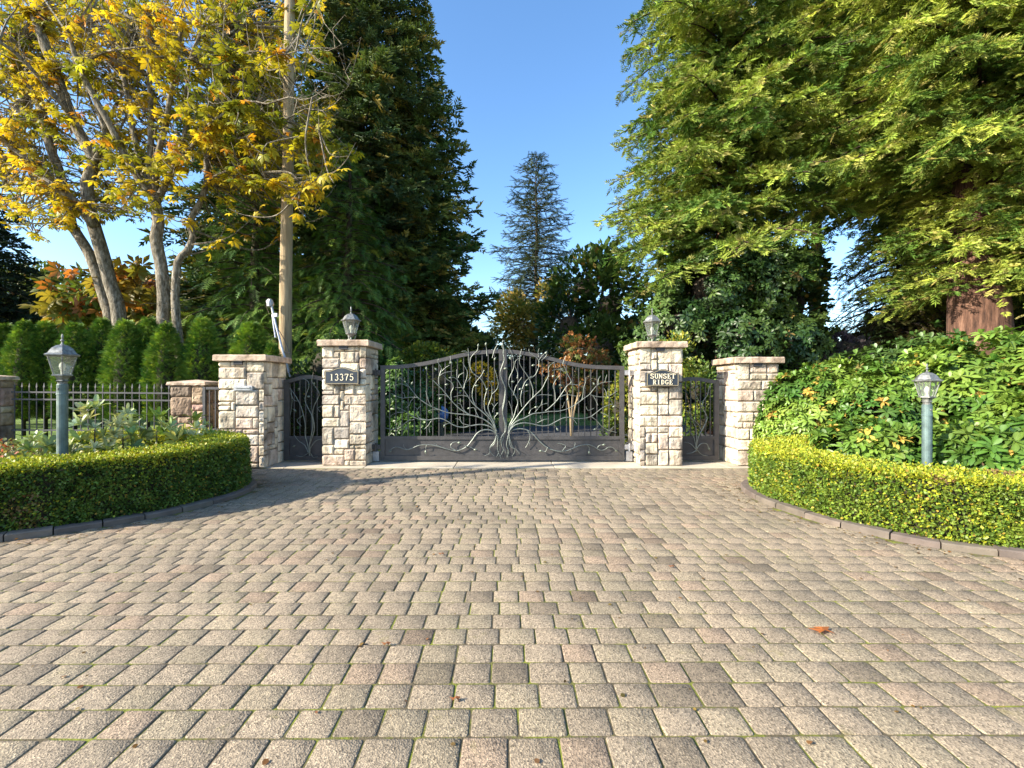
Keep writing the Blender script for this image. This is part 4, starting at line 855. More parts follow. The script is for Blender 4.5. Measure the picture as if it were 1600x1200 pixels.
hedge('clipped box hedge on the left with its front in shade and top glowing yellow', KL, NL, lambda u: .71+.03*np.sin(u*9), 41, .60, ((.045,.095,.014),(.14,.22,.035)))
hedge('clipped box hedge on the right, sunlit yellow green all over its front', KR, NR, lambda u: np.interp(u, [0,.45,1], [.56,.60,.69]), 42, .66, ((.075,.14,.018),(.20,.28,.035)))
# ================================================================== RHODODENDRONS ON THE RIGHT
RH = cn((.055,.125,.018), (.17,.26,.04), 2.5, .22, (.42,.30,.06), .045, 3)
RHd = cn((.035,.075,.015), (.07,.12,.025), 2.0, .25, (.2,.18,.05), .02, 4)  # darker copy of RH, puts the rear shrub's shade into its leaf colour
rg = 'rhododendron shrubs behind the right hedge'
def rbl(px, Y, ytop, hw, dy=None, low=.35):
    z = wz(ytop, Y); return (wx(px,Y), Y, z*.52+.1, hw, dy or hw, z*.5)
for k, (lab, bl, N_, sz, cf) in enumerate([
 ('glossy rhododendron beside the shorter right pillar, leaning over the hedge end', [rbl(1262,8.0,590,.72), rbl(1222,8.1,625,.40), rbl(1300,8.2,575,.7)], 1500, .135, RH),
 ('dense mid green rhododendron just left of the patina lantern post', [rbl(1372,7.3,588,.85), rbl(1335,7.7,580,.7)], 1500, .14, RH),
 ('tallest broad-leaved rhododendron right of the lantern post, rising below the red trunk', [rbl(1500,6.9,575,.8), rbl(1560,7.0,540,1.1), rbl(1480,7.8,548,.9)], 2300, .17, RH),
 ('rhododendron cut off by the right edge of the photo', [rbl(1660,6.3,560,1.1), rbl(1600,5.8,640,.7)], 1300, .17, RH),
 ('low rhododendron tucked behind the hedge left of the lantern post', [rbl(1345,6.1,668,.55), rbl(1395,5.9,680,.5)], 700, .15, RH),
 ('low rhododendron tucked behind the hedge right of the lantern post', [rbl(1500,5.5,680,.5), rbl(1560,5.3,690,.55)], 750, .16, RH),
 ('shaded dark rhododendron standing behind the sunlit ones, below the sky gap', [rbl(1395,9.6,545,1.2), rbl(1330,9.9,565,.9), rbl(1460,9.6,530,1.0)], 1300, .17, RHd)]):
    bush('rhododendron', lab, 'rhododendron', bl, int(N_*1.7), WHORL, sz*1.12, cf, 'leaf', .9, .5, gap=.30, gs=2.6, shell=.62, seed=300+k, group=rg, tnames=('foliage','stems'))
def litter(name, label, N_, seed):
    global rng; keep = rng; rng = np.random.default_rng(seed); pts = []
    for K, Nn in ((KL,NL),(KR,NR)):
        i = rng.integers(0, len(K), N_); d = -np.abs(rng.normal(0,.22,N_))-.02; pts.append(K[i]+Nn[i]*d[:,None]+rng.normal(0,.03,(N_,2)))
    pts.append(np.c_[rng.uniform(-7,7,N_//2), rng.uniform(1.6,8.1,N_//2)]); xy = np.concatenate(pts); sd = np.maximum(sdist(xy,KL,NL), sdist(xy,KR,NR)); xy = xy[(sd < -.01)&(xy[:,1] < 8.1)]
    n = len(xy); P = np.c_[xy, np.full(n,.006)]; D = rdir(n,.05); sc = Scat(); scatter(sc, [LEAF, ROUND], P, D, rng.uniform(.012,.03,n), jitcol(n,(.20,.12,.04),.5,.2), np.tile([0,0,1.],(n,1))+rng.normal(0,.2,(n,3))); o = sc.build(name, MAT['autumn']); prop(o, label, 'leaf litter', kind='stuff'); rng = keep
litter('needle_litter', 'tiny brown needles and leaf bits scattered on the paving near the kerbs', 1100, 88)
# small rhododendrons on the left
RL = cn((.14,.22,.05), (.46,.50,.26), 6, .25, (.45,.42,.06), .12, 6)
WUP = [T_whorl(7, .85, 20+k, .10) for k in range(3)]
for k, (px, Y, yt, r, lab) in enumerate([(148,6.0,648,.16,'small upright rhododendron just right of the left lantern post'),(192,6.2,655,.22,'small spreading rhododendron in the middle of the left bed'),(245,6.4,655,.24,'small rhododendron with pale leaf undersides left of the fieldstone post'),(287,6.9,650,.24,'small rhododendron in front of the low fieldstone post'),(64,6.1,690,.18,'small low rhododendron just left of the left lantern post')]):
    z = wz(yt, Y); bx = wx(px, Y)
    bush('young_rhododendron', lab, 'rhododendron', [(bx,Y,z*.62+.1,r,r,z*.36),(bx+r*.8,Y+.1,z*.45+.1,r*.9,r,z*.32),(bx-r*.8,Y-.05,z*.42+.1,r*.8,r,z*.3)], 40, WUP, .24, RL, 'leaf', 1.2, 0, seed=400+k, group='young rhododendrons in the left bed', tnames=('foliage','stems'), rnd=.3)
# ground cover and leaf litter
def mat_stuff(name, label, cat, x0, x1, y0, y1, N_, Ts, sz, cf, hfn, zlift, mat='leaf', sdm=(KL,NL), zs=1.0):
    xy = np.c_[rng.uniform(x0,x1,N_), rng.uniform(y0,y1,N_)]; sd = sdist(xy, *sdm); ok = sd > .9; xy = xy[ok]
    z = hfn(xy[:,0], xy[:,1])+zlift*rng.random(len(xy))+.01; P = np.c_[xy, z]; sc = Scat()
    D = rdir(len(P), .5)+[0,0,zs]; scatter(sc, Ts, P, D, sz*rng.uniform(.6,1.2,len(P)), cf(P), rdir(len(P))+[0,0,1.5]); o = sc.build(name, MAT[mat]); return prop(o, label, cat, kind='stuff')
mat_stuff('ground_cover', 'low reddish green ground cover behind the left hedge', 'ground cover', -11, -5.6, 3.6, 8.6, 16000, [ROUND], .06, cn((.12,.17,.04),(.40,.36,.14),3,.3,(.45,.10,.04),.10,7), zl, .22)
mat_stuff('leaf_litter', 'fallen autumn leaves in the left planting bed', 'leaf litter', -11, -5.3, 5.0, 9.5, 6000, [ROUND], .07, cn((.30,.14,.05),(.42,.26,.08),3,.4,(.12,.07,.04),.3,9), zl, .02, 'autumn', zs=.1)
for k, (px, py, lab) in enumerate([(1285,988,'orange fallen leaf on the pavers at the lower right'),(712,1097,'tiny brown fallen leaf low in the middle of the paving'),(604,1010,'small red fallen leaf left of centre on the paving'),(690,868,'rust fallen leaf on the far pavers left of the middle'),(1050,888,'tan fallen leaf on the far pavers below the right plaque pillar')]):
    Y = EYE*F/(py-PY); m = M(); s = .06 if k == 0 else .022; n = 11; vs = [(0,0,.012)]+[(s*(1.5 if i % 2 else .6)*math.cos(i*.571+.2), s*(.75 if i % 2 else .32)*math.sin(i*.571+.2), .003+.007*(i%3)) for i in range(n)]
    m.add(vs, [(0,1+i,1+(i+1)%n) for i in range(n)], (.50,.17,.05) if k == 0 else (.35,.14,.06)); o = m.build('fallen_leaf', MAT['autumn']); o.location = (wx(px,Y), Y, .008); prop(o, lab, 'leaf', 'fallen leaves on the paving')
# ================================================================== CLIPPED CEDARS (THUJA)
THC = cn((.055,.14,.02), (.17,.29,.04), 2.6, .22, (.28,.38,.05), .15, 12)
def thuja_mesh(seed, r=.33, h=2.6, N_=4600):
    global rng; keep = rng; rng = np.random.default_rng(seed)
    t = thing('columnar_cedar', '-', 'cedar shrub', (0,0,0), 0, 'clipped columnar cedars behind the iron fence')
    u = rng.random(N_); z = .42+u*(h-.42); pr = np.interp(z/h, [0,.2,.5,.72,.9,1], [.85,1,1,.82,.42,.05]); az = rng.uniform(0,2*math.pi,N_)
    d = np.c_[np.cos(az), np.sin(az), 0*az]; lump = .86+.3*vnoise(np.c_[d[:,:2]*1.2, z*1.2], 2.2, seed); P = d*(r*pr*lump*rng.uniform(.82,1.06,N_))[:,None]; P[:,2] = z
    D = d*.75+[0,0,.75]+rng.normal(0,.3,(N_,3)); sc = Scat(); scatter(sc, FROND, P, D, .125*rng.uniform(.7,1.3,N_), THC(P*2+seed), roll=rng.uniform(-1.4,1.4,N_)); sc.build('foliage', MAT['needle'], t)
    m = M(); m.lathe([(.035,.0),(.03,.4),(r*.4,.5),(r*.58,.2*h),(r*.58,.6*h),(r*.4,.78*h),(r*.2,.88*h),(.01,.93*h)], 12); m.build('inner_branches', MAT['core'], t, True); rng = keep; return t
TH = [thuja_mesh(s) for s in (61,62,63)]
THL = [(-30,505,'cut off by the left edge of the photo, above the fence post'),(8,510,'over the leftmost fieldstone fence post'),(38,505,'just right of the leftmost fence post'),(72,507,'directly behind and left of the lantern post'),(118,507,'right of the lantern top'),(160,502,'behind the leaning pale trunks, paired with the one behind its right side'),(196,502,'in front of the base of the leaning pale trunks'),(232,502,'below the gap between the pale trunks and the forked trunk'),(260,507,'in front of the forked chestnut trunk, brightest and pointed'),(317,503,'standing apart above the low fieldstone post'),]
for k, (px, py, lab) in enumerate(THL):
    Y = 10.25+.25*(k % 2); t = TH[k] if k < 3 else None; h = wz(py, Y)-.32; l = (wx(px,Y), Y, .3); s = (1.0+.12*math.sin(k*2.3), 1+.08*math.cos(k*1.7), h/2.6*(1+.035*math.sin(k*3.1)))
    if t: t.location = l; t.scale = s; t.rotation_euler = (0,0,k*1.3); t['label'] = 'columnar cedar '+lab
    else: clone(TH[k % 3], 'columnar cedar '+lab, l, k*1.1, s)
clone(TH[1], 'taller bright green cedar bush behind the cap of the mail slot pillar', (wx(392,10.2),10.2,.2), 2.2, (1.45,1.2,1.03))
clone(TH[2], 'rounder green cedar bush between the mail slot pillar cap and the utility pole', (wx(425,10.0),10.0,.0), .4, (.75,.8,.92))
# ================================================================== DARK CONIFERS LEFT OF CENTRE
CED = cn((.05,.13,.025), (.15,.26,.045), 1.2, .3, (.26,.34,.06), .12, 14)
FIRD = cn((.045,.09,.04), (.11,.16,.05), .9, .3, (.30,.26,.07), .10, 15)
FIRL = cn((.10,.19,.032), (.38,.46,.085), 1.7, .32, (.42,.42,.14), .10, 16)
FIRY = cn((.11,.20,.032), (.43,.50,.09), 1.8, .32, (.46,.44,.14), .10, 17)
tot = 0
def cf(*a, **k):
    global tot; t, n = conifer(*a, **k); tot += n; print(k.get('seed'), 'sprigs', n); return t
cf('western_cedar', 'dense dark green cedar with drooping fronds behind the lantern of the number pillar', 'cedar', (wx(545,14.5),14.5), 8.9, 3.0, .28, .3, 190, FROND, .34, .22, .15, CED, rise=.15, droop=.42, power=.6, hang=.55, twf=.3, seed=1)
cf('western_cedar', 'dark green cedar with drooping fronds behind the utility pole', 'cedar', (wx(400,14.2),14.2), 9.2, 2.8, .28, .3, 180, FROND, .36, .24, .16, CED, rise=.15, droop=.42, power=.6, hang=.55, twf=.3, seed=2)
cf('spruce', 'tallest dark spruce filling the sky right of the utility pole', 'spruce', (wx(560,19),19), 29, 4.2, .42, 5.0, 230, FINGW, .56, .27, .21, FIRD, jit=.45, rise=.05, droop=.24, power=.62, hang=.3, seed=3, tipup=.12, zmax=20)
cf('spruce', 'dark spruce at the left of the blue sky with ragged branch tips', 'spruce', (wx(655,20),20), 18.8, 3.7, .36, 3.0, 190, FINGW, .48, .24, .19, cn((.07,.14,.04), (.27,.31,.07), .8, .3, (.45,.40,.12), .16, 18), jit=.45, rise=.05, droop=.22, power=.75, hang=.28, seed=4, tipup=.2)  # yellowish clumps and sprigs put sunlit patches into the needle colour
cf('spruce', 'dark spruce behind the chestnut branches at the upper left', 'spruce', (wx(385,22),22), 26, 4.6, .4, 1.5, 230, FINGW, .62, .36, .28, FIRD, rise=.05, droop=.25, power=.7, hang=.3, seed=5, zmax=20)
cf('spruce', 'dark conifer cut off by the left edge of the photo', 'spruce', (wx(-45,17),17), 12.2, 2.9, .3, 1.5, 170, FINGW, .42, .28, .22, cn((.02,.04,.03),(.04,.07,.04),1,.2), rise=.08, droop=.30, power=.7, hang=.4, seed=6)
cf('spruce', 'slender open blue spruce alone in the sky gap beyond the gate', 'spruce', (wx(838,35),35), 19.6, 4.7, .26, 2.5, 230, FIRT, .60, .32, .28, cn((.03,.055,.035),(.085,.11,.06),1,.25), rise=.10, droop=.18, power=.5, hang=.30, twf=.22, seed=7, tipup=.1)
cf('douglas_fir', 'huge sunlit fir with a thick red brown trunk at the right', 'fir', (wx(1530,11.2),11.2), 24, 4.7, .66, 3.9, 380, FING, .28, .15, .115, FIRY, jit=.5, azf=lambda a,z: .45 if math.cos(a) < -.2 and z < 6.6 else 1, rise=.14, droop=.34, power=.5, bark='redbark', hang=.40, twf=.32, seed=8, zmax=12)
cf('douglas_fir', 'sunlit fir whose left edge borders the open sky', 'fir', (wx(1135,14),14), 30, 3.85, .38, 4.6, 400, FING, .32, .17, .13, FIRL, jit=.5, azf=lambda a,z: .6 if math.cos(a) > .25 and z < 7 else 1, rise=.12, droop=.34, power=.36, bark='redbark', hang=.40, twf=.34, seed=9, zmax=13)
cf('douglas_fir', 'sunlit fir filling the space between the two other right-hand firs', 'fir', (wx(1425,16.5),16.5), 30, 4.2, .26, 8.6, 300, FINGW, .42, .25, .18, FIRL, jit=.5, rise=.12, droop=.28, power=.45, bark='redbark', hang=.40, twf=.34, seed=10, zmax=15)
cf('douglas_fir', 'sunlit fir glimpsed high between the border fir and the huge red trunked fir', 'fir', (wx(1275,18.5),18.5), 30, 3.8, .24, 11.5, 240, FINGW, .46, .27, .20, FIRL, jit=.5, rise=.12, droop=.28, power=.45, bark='redbark', hang=.40, twf=.34, seed=12, zmax=17)
cf('spruce', 'dark drooping conifer below the firs, its fronds hanging across the right sky gap', 'spruce', (wx(1405,15),15), 7.9, 3.3, .16, 1.2, 160, FIRT, .36, .26, .20, cn((.05,.06,.02),(.11,.10,.03),1,.25), rise=.10, droop=.55, power=.6, hang=.7, twf=.25, seed=11)
# ================================================================== BROADLEAF TREES AND SHRUBS
def bl(px, py, Y, rx, rz, ry=None): return (wx(px,Y), Y, wz(py,Y), rx, ry or rx, rz)
MG = cn((.025,.06,.014), (.075,.125,.025), 1.4, .25, (.22,.15,.05), .03, 20)
bush('magnolia', 'broad dark magnolia with large glossy leaves behind the name plaque pillar', 'magnolia', [bl(1110,455,12.5,1.35,1.1), bl(1190,450,12.6,1.3,1.15), bl(1060,520,12.2,1.1,1.2), bl(1150,540,12.0,1.3,1.2), bl(1235,530,12.6,1.1,1.1), bl(1010,560,12.8,.8,.9)], 5200, WHORL, .21, MG, 'leaf', .5, .36, gap=.34, gs=1.7, shell=.5, seed=501, trunk=(wx(1140,12.4),12.4,.16))
bush('holly_tree', 'dark glossy tree below the sky gap, left of the magnolia', 'tree', [bl(915,450,20,1.7,1.6), bl(955,480,19,1.6,2.0), bl(890,510,20,1.5,1.6), bl(940,545,18,1.8,1.4), bl(945,415,20,.9,1.0)], 9000, [LEAFW], .26, MG, 'leaf', .3, .28, gap=.33, gs=1.3, shell=.45, seed=502, trunk=(wx(925,20),20,.2))
bush('small_tree', 'lighter green small tree between the magnolia and the right sky gap', 'tree', [bl(1225,480,16,1.2,1.2), bl(1250,430,16.5,.9,.9), bl(1290,560,16,1.3,.9)], 5200, [LEAFW], .22, cn((.06,.11,.03),(.12,.17,.04),1.2,.25,(.4,.25,.04),.05,2), 'leaf', .3, .5, gap=.3, seed=503, trunk=(wx(1240,16),16,.12))
bush('autumn_tree', 'yellow tinged open tree behind the slender spruce', 'tree', [bl(815,500,30,2.0,2.2), bl(870,480,32,1.6,2.2), bl(860,530,29,2.0,1.0)], 8500, [LEAFW], .28, cn((.18,.20,.04),(.45,.32,.08),.9,.25,(.12,.15,.04),.25,3), 'autumn', .2, 0, gap=.42, gs=.9, shell=.2, seed=504, trunk=(wx(835,30),30,.2))
JM = cn((.20,.08,.035),(.36,.17,.055),2.0,.3,(.12,.14,.035),.45,4)
bush('japanese_maple', 'orange and rust coloured maple behind the right gate leaf', 'maple', [bl(905,545,13,.65,.42), bl(935,565,13.1,.5,.4), bl(870,575,12.9,.5,.4), bl(915,600,13,.7,.25)], 1100, [PALM[0],PALM[1]], .12, JM, 'autumn', .1, 0, gap=.42, gs=2.5, shell=.3, seed=505, trunk=(wx(893,13),13,.045), bark='pole')
YB = cn((.09,.15,.025),(.30,.30,.035),2.5,.3,(.10,.17,.03),.35,5)
bush('shrub', 'yellow green shrub behind the right pedestrian gate', 'shrub', [bl(1090,610,10.4,.55,.75), bl(1060,560,10.8,.45,.6), bl(1100,665,10.2,.4,.5)], 3600, [LEAFW], .085, YB, 'leaf', .4, .3, gap=.3, gs=3, shell=.4, seed=506, tnames=('foliage','stems'))
bush('shrub', 'yellow green shrub at the hinge side of the right driveway gate leaf', 'shrub', [bl(968,640,10.3,.38,.55), bl(985,600,10.6,.35,.4), bl(960,680,10.2,.3,.4)], 2200, [LEAFW], .08, YB, 'leaf', .4, .4, seed=507, tnames=('foliage','stems'))
bush('shrub', 'yellow flowered bush seen through the top of the left gate leaf', 'shrub', [bl(752,590,14.5,.45,.45), bl(765,610,14.4,.3,.4)], 1100, [LEAFW], .10, cn((.5,.36,.03),(.6,.42,.04),3,.2,(.15,.2,.03),.2,5), 'autumn', .4, .5, seed=508, tnames=('foliage','stems'))
bush('shrub', 'yellow green leafy bush under the dark spruce beside the gate arch', 'shrub', [bl(670,553,14.5,.8,.40), bl(640,575,14.5,.6,.45), bl(705,565,14.3,.5,.3)], 2000, [LEAFW], .12, YB, 'autumn', .4, 0, gap=.42, gs=2.2, shell=.3, seed=509, tnames=('foliage','stems'))
bush('shrub', 'dark glossy shrub behind the hinge side of the left gate leaf', 'shrub', [bl(620,620,11.3,.45,.9), bl(655,640,11.6,.5,.8), bl(640,670,11,.5,.4)], 1100, WHORL, .18, cn((.03,.08,.015),(.08,.15,.03),2,.25,None,0,6), 'leaf', .4, .7, seed=510, tnames=('foliage','stems'))
bush('shrub', 'dark leafy shrub behind the middle of the left gate leaf', 'shrub', [bl(705,625,15,.9,.9), bl(740,640,16,1.0,.9), bl(690,600,14.5,.9,.9)], 4200, [LEAFW], .12, cn((.03,.07,.015),(.08,.13,.03),2,.25,(.1,.15,.2),.04,6), 'leaf', .4, .7, seed=511, tnames=('foliage','stems'))
bush('shrub', 'shaded shrub behind the narrow gate next to the number pillar', 'shrub', [bl(475,640,11,.75,1.1), bl(520,600,11.5,.7,1.2)], 2200, [LEAFW], .10, cn((.03,.07,.015),(.07,.12,.03),2,.25,(.5,.3,.05),.02,6), 'leaf', .4, .75, seed=512, tnames=('foliage','stems'))
bush('laurel', 'sunlit yellow green laurel beyond the red trunk, left of it', 'laurel', [bl(1465,510,17,1.0,1.0), bl(1440,540,16.5,.9,.6)], 3200, [LEAFW], .2, cn((.25,.28,.05),(.38,.40,.08),1,.2), 'leaf', .3, .7, seed=513, tnames=('foliage','stems'))
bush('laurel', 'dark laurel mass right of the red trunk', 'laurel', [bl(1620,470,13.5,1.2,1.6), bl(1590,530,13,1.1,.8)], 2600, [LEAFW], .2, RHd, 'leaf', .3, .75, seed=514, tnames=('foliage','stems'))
bush('purple_shrub', 'dark purplish shrub below the right sky gap', 'shrub', [bl(1300,560,13,1.0,.7), bl(1260,575,12.6,.9,.55)], 2600, [LEAFW], .13, cn((.03,.025,.04),(.07,.06,.06),2,.25), 'leaf', .3, .7, seed=515, tnames=('foliage','stems'))
bush('small_tree', 'orange and green young chestnut below the leaning pale trunks', 'chestnut', [bl(150,465,13.5,1.1,.8), bl(215,450,13.6,1.0,.7), bl(110,490,13.3,.7,.4), bl(250,490,13.2,.8,.5)], 430, PALM, .36, cn((.10,.16,.03),(.32,.22,.04),1.2,.3,(.38,.15,.04),.22,7), 'autumn', .1, 0, shell=.2, seed=516, trunk=(wx(200,13.5),13.5,.06))
bush('small_tree', 'pale green feathery tree at the far left above the columnar cedars', 'tree', [bl(20,450,19,1.4,1.0), bl(80,445,20,1.5,.9), bl(0,480,18.5,1.5,.8), bl(110,490,20,1.4,.7)], 8000, [LEAFW], .17, cn((.08,.14,.04),(.20,.25,.07),1.2,.25,(.35,.2,.1),.06,8), 'leaf', .2, 0, gap=.3, shell=.25, seed=517, trunk=(wx(40,19),19,.12))
# woodland copies far back
w0 = bush('woodland_tree', 'dark round woodland tree far back behind the centre of the left gate leaf', 'tree', [(0,0,3.2,2.6,2.6,2.4),(1.8,.5,2.4,2.0,2.0,1.9),(-1.7,-.3,2.2,2.0,2.0,1.8)], 6500, [LEAFW], .30, cn((.035,.07,.018),(.09,.13,.03),.8,.25,(.2,.16,.04),.05,9), 'leaf', .3, .75, seed=520, trunk=(0,0,.2), group='woodland trees behind the lawn')
wl = [(-3.6,27,1.0,'right of the glazed urn, below the spruces'),(-9,30,1.6,'behind the narrow gate beside the number pillar'),(-16,28,1.5,'behind the utility pole and the cedars'),(-23,30,1.5,'behind the columnar cedars at the left'),(-31,31,1.5,'at the far left behind the feathery tree'),(8.6,27,1.0,'behind the hinge side of the right gate leaf'),(12,30,1.3,'behind the magnolia'),(18,31,.66,'behind the right pedestrian gate'),(24,30,.85,'below the right sky gap'),(31,29,1.6,'behind the red trunk'),(38,30,1.7,'at the far right edge of the photo'),(5.8,28.5,.55,'low beside the house wall, behind the orange maple')]
w0.location = (wl[0][0],wl[0][1],0); w0['label'] = 'dark woodland tree '+wl[0][3]
for k, (x, y_, s, lab) in enumerate(wl[1:]): clone(w0, 'dark woodland tree '+lab, (x, y_, 0), k*1.9, (s*1.1, s, s))
h0 = bush('lawn_shrub', 'shrub', 'shrub', [(0,0,.75,1.5,.9,.75),(1.3,.2,.6,1.1,.8,.6),(-1.2,.1,.65,1.1,.8,.6)], 3000, [LEAFW], .16, cn((.035,.07,.018),(.08,.12,.03),1,.25,None,0,10), 'leaf', .3, .8, seed=530, tnames=('foliage','stems'), group='shrubs at the back of the lawn')
for k, (x, lab) in enumerate([(-1.4,'dark shrub at the back of the lawn behind the meeting stiles of the gate'),(2.2,'dark shrub at the back of the lawn below the house windows'),(5.6,'dark shrub at the back of the lawn behind the thin maple stem'),(9.2,'dark shrub at the back of the lawn next to the name plaque pillar'),(13,'dark shrub at the back of the lawn seen through the right narrow gate')]):
    if k == 0: h0.location = (x,25.5,0); h0['label'] = lab
    else: clone(h0, lab, (x, 25.5+.5*(k%2), 0), k*1.2, 1+.12*(k%3))
# ================================================================== HORSE CHESTNUTS (left)
CHC = cn((.24,.27,.03),(.66,.50,.035),1.2,.35,(.56,.27,.03),.08,22)
def limb_tree(name, label, cat, base, limbs, tips, leafN, seed, bark='bark', hasleaf=True, msize=.22):
    global rng; keep = rng; rng = np.random.default_rng(seed)
    t = thing(name, label, cat, (base[0], base[1], 0)); off = np.array([base[0], base[1], 0]); m = M(); nodes = []; 
    for (pts, r0, r1, ya, yb) in limbs:
        n = len(pts); P = np.array([W(px, py, ya+(yb-ya)*k/(n-1)) for k, (px, py) in enumerate(pts)]); P = catmull(P, .25)
        P += .03*(np.stack([vnoise(P,1.5,k) for k in (1,2,3)],1)-.5)*2
        rad = np.linspace(r0, r1, len(P))*(1+.14*(vnoise(P, 2.5, 5)-.5)); m.tube([tuple(p) for p in P-off], list(rad*.8), 10); nodes += [(p, r) for p, r in zip(P, rad) if r < .13]
    m.build('trunk', MAT[bark], t, True)
    NP = np.array([p for p, r in nodes]); tw = M(); LP, LD = [], []
    for (px, py, Y) in tips:
        e = np.array(W(px, py, Y)); dd = np.linalg.norm((NP-e)*[1,1,1.25], axis=1)+np.where(NP[:,2] > e[2]+.6, 1.5, 0); b = NP[int(dd.argmin()) if rng.random() < .7 else int(np.argsort(dd)[min(len(dd)-1, rng.integers(1, 12))])]
        L = np.linalg.norm(e-b)
        if L < .05: continue
        mid = (b+e)/2+rng.normal(0,.10*L,3)-[0,0,.08*L]; q2 = b*.2+e*.8+rng.normal(0,.05*L,3)-[0,0,.12*L]
        C_ = catmull([b, mid, q2, e+[0,0,.08*L]], .12); tw.tube([tuple(p) for p in C_-off], list(np.linspace(min(.03,.012+.007*L), .006, len(C_))), 4, cap=False)
        if not hasleaf: continue
        k = rng.integers(*leafN); f = rng.uniform(max(0, 1-1.2/max(L,.3)), 1, k); idx = (f*(len(C_)-1)).astype(int); P = C_[idx]
        D = rdir(k, .4)+[0,0,-.05]; LP.append(P+nrm(D)*.10+[0,0,-.04]); LD.append(D)
    for _ in range(420):
        b = NP[rng.integers(0, len(NP))]; d = rdir(1, .6)[0]+[0,0,.35]; l = rng.uniform(.25,.9); e = b+d*l; q = (b+e)/2+rng.normal(0,.06,3)
        tw.tube([tuple(p) for p in np.array([b, q, e, e+rdir(1)[0]*.15])-off], [.009,.007,.004,.002], 3, cap=False)
    tw.build('twigs', MAT[bark], t)
    if hasleaf:
        P = np.concatenate(LP); D = np.concatenate(LD); n = len(P); U = rdir(n)*.6+[0,0,1]; col = CHC(P); s = msize*rng.uniform(.55,1.15,n)
        k_, of = keepmask(P, .35); s = s*np.where(of, 1.5, 1); sc = Scat(); scatter(sc, PALM, (P-off)[k_], D[k_], s[k_], col[k_], U[k_]); sc.build('crown', MAT['autumn'], t)
    rng = keep; return t
def tipcloud(poly, N_, ya, yb, seed):
    r = random.Random(seed); out = []; wts = [p[4] for p in poly]
    for _ in range(N_):
        x0, y0, x1, y1, _w = r.choices(poly, wts)[0]; q = r.uniform(x0,x1); out.append((q, r.uniform(y0,y1), r.uniform(12.2,14.5) if 418 < q < 478 and r.random() < .8 else r.uniform(ya,yb)))
    return out
A_l = [([(200,625),(188,505),(172,442),(162,397),(150,360),(139,322),(136,285),(147,255),(130,220),(112,180),(97,142),(87,110),(70,75),(55,20)], .25, .13, 12.4, 11.6),
 ([(190,625),(172,500),(165,480),(155,442),(140,397),(117,360),(110,347),(100,292),(80,235),(65,172),(52,142),(37,110),(20,60)], .21, .11, 12.6, 12.9),
 ([(150,355),(128,327),(105,305),(66,280)], .17, .09, 12.1, 11.4), ([(100,292),(82,280),(45,250),(0,215),(-40,180)], .10, .06, 12.6, 12.0),
 ([(147,255),(165,215),(150,160),(130,100),(120,40)], .09, .04, 11.8, 11.0), ([(112,180),(60,120),(20,80),(-30,50)], .08, .04, 11.7, 10.5), ([(87,110),(130,95),(170,80),(240,70)], .045, .02, 11.6, 10.2),
 ([(110,345),(135,300),(160,230),(180,170),(215,100)], .05, .03, 12.6, 12.9)]
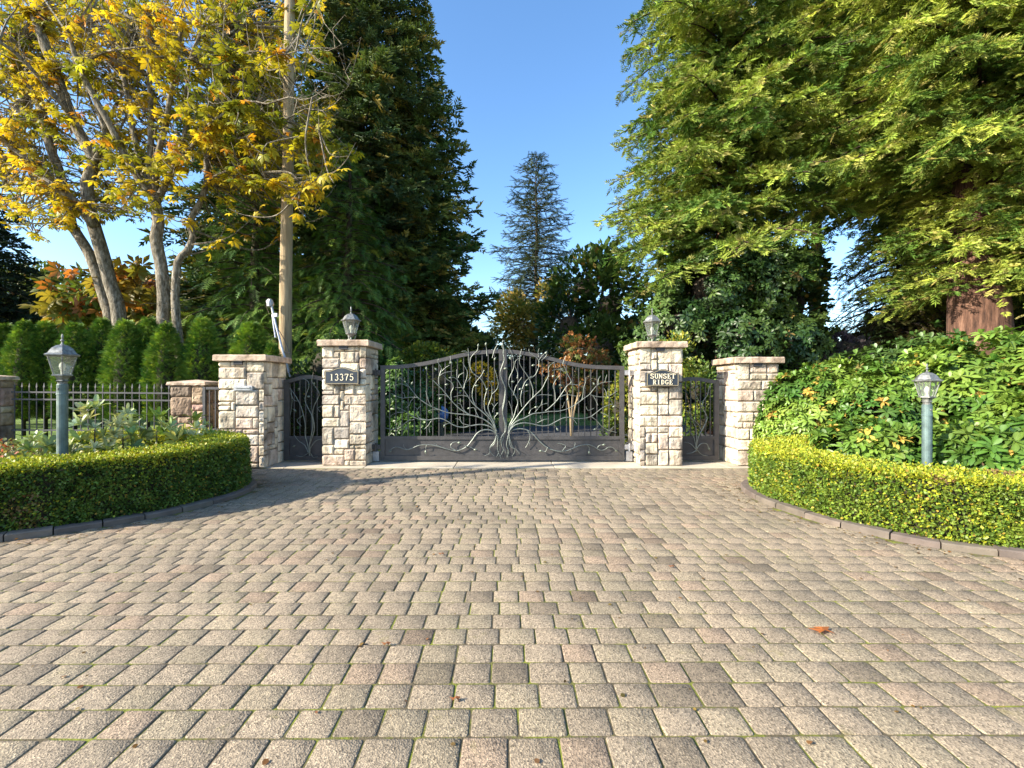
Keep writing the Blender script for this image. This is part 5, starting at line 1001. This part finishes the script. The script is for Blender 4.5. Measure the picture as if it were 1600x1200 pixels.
C_l = [([(250,630),(255,507),(255,460),(250,410),(245,372),(247,347),(240,310)], .19, .17, 11.4, 11.4), ([(282,630),(277,507),(275,460),(277,410),(292,392),(302,370),(297,347),(310,322),(322,285),(322,247),(335,190),(345,120),(350,40)], .15, .05, 11.3, 11.8),
 ([(240,310),(220,285),(195,240),(175,200),(150,155),(120,97),(105,40)], .13, .05, 11.4, 10.6), ([(240,310),(232,285),(217,247),(207,200),(200,155),(190,110),(180,60)], .11, .05, 11.4, 11.8), ([(240,305),(237,272),(236,222),(235,160),(234,97),(232,20)], .11, .05, 11.4, 11.2),
 ([(242,300),(245,272),(252,222),(265,167),(275,110),(285,40)], .10, .045, 11.4, 10.7), ([(243,320),(260,285),(282,247),(300,230),(322,200),(357,175)], .11, .04, 11.4, 10.2), ([(262,290),(275,255),(290,197),(292,147),(297,92),(318,40)], .07, .035, 11.3, 11.0),
 ([(322,247),(355,222),(385,214),(420,190),(450,186),(478,170),(505,172),(522,160)], .05, .006, 11.5, 9.9), ([(357,175),(385,158),(415,162),(450,150),(475,156),(500,144),(512,132)], .03, .005, 10.2, 9.2), ([(297,92),(330,80),(365,86),(405,78),(445,84),(480,75),(512,79),(534,68)], .03, .005, 11.0, 9.5), ([(480,75),(495,95),(515,100)], .012, .004, 10.0, 9.8), ([(450,150),(462,120),(458,100)], .012, .004, 9.6, 9.6), ([(500,144),(520,150),(540,140),(548,128)], .01, .003, 9.3, 9.2), ([(420,190),(440,210),(470,214),(500,205)], .014, .004, 10.6, 10.2), ([(322,285),(350,268),(380,266),(420,272),(445,290),(470,300)], .04, .006, 11.5, 10.4)]
tA = tipcloud([(-60,-30,140,200,5),(0,60,250,330,4),(-40,200,110,330,2.2),(20,330,110,365,.2),(120,300,240,350,.4),(100,-60,300,90,2.5)], 480, 11.2, 15.0, 5)
tC = tipcloud([(120,-40,380,150,4),(240,70,460,260,5),(330,150,530,300,4),(380,-50,520,110,1.6),(440,220,560,260,.8),(340,280,510,350,.9),(130,200,300,330,1.6)], 640, 9.8, 14.0, 6)
limb_tree('horse_chestnut', 'leaning horse chestnut with two pale trunks, one with a torn stub', 'chestnut', (wx(195,12.5),12.5), A_l, tA, (4,9), 71)
limb_tree('horse_chestnut', 'forked horse chestnut with yellow autumn leaves behind the columnar cedars', 'chestnut', (wx(262,11.4),11.4), C_l, tC, (4,9), 72)
# bare tree outside the left edge whose stem shadows the paving
t = thing('slim_bare_tree', 'slim bare tree outside the left edge of the photo, shadowing the paving', 'tree', (-13.4,2.25,0))
m = M(); m.tube([(.05*math.sin(z*1.3), .04*math.cos(z), z) for z in np.linspace(0,9.2,12)], list(np.linspace(.2,.09,12)), 8)
for k in range(16):
    z = 3.2+k*.36; a = k*2.4; l = 1.1-.04*k; m.tube([(0,0,z),(l*.5*math.cos(a),l*.5*math.sin(a),z+.35*l),(l*math.cos(a),l*math.sin(a),z+.9*l)], [.028,.018,.006], 4)
m.build('trunk', MAT['bark'], t, True)
P = np.array([[.9*math.cos(k*2.4)*(1-k*.03)+rng.normal(0,.25), .9*math.sin(k*2.4)+rng.normal(0,.25), 3.9+k*.36+rng.normal(0,.2)] for k in range(16) for _ in range(5)])
sc = Scat(); scatter(sc, PALM, P, rdir(len(P)), .22*rng.uniform(.7,1.2,len(P)), CHC(P)); sc.build('crown', MAT['autumn'], t)
print('total sprigs', tot)
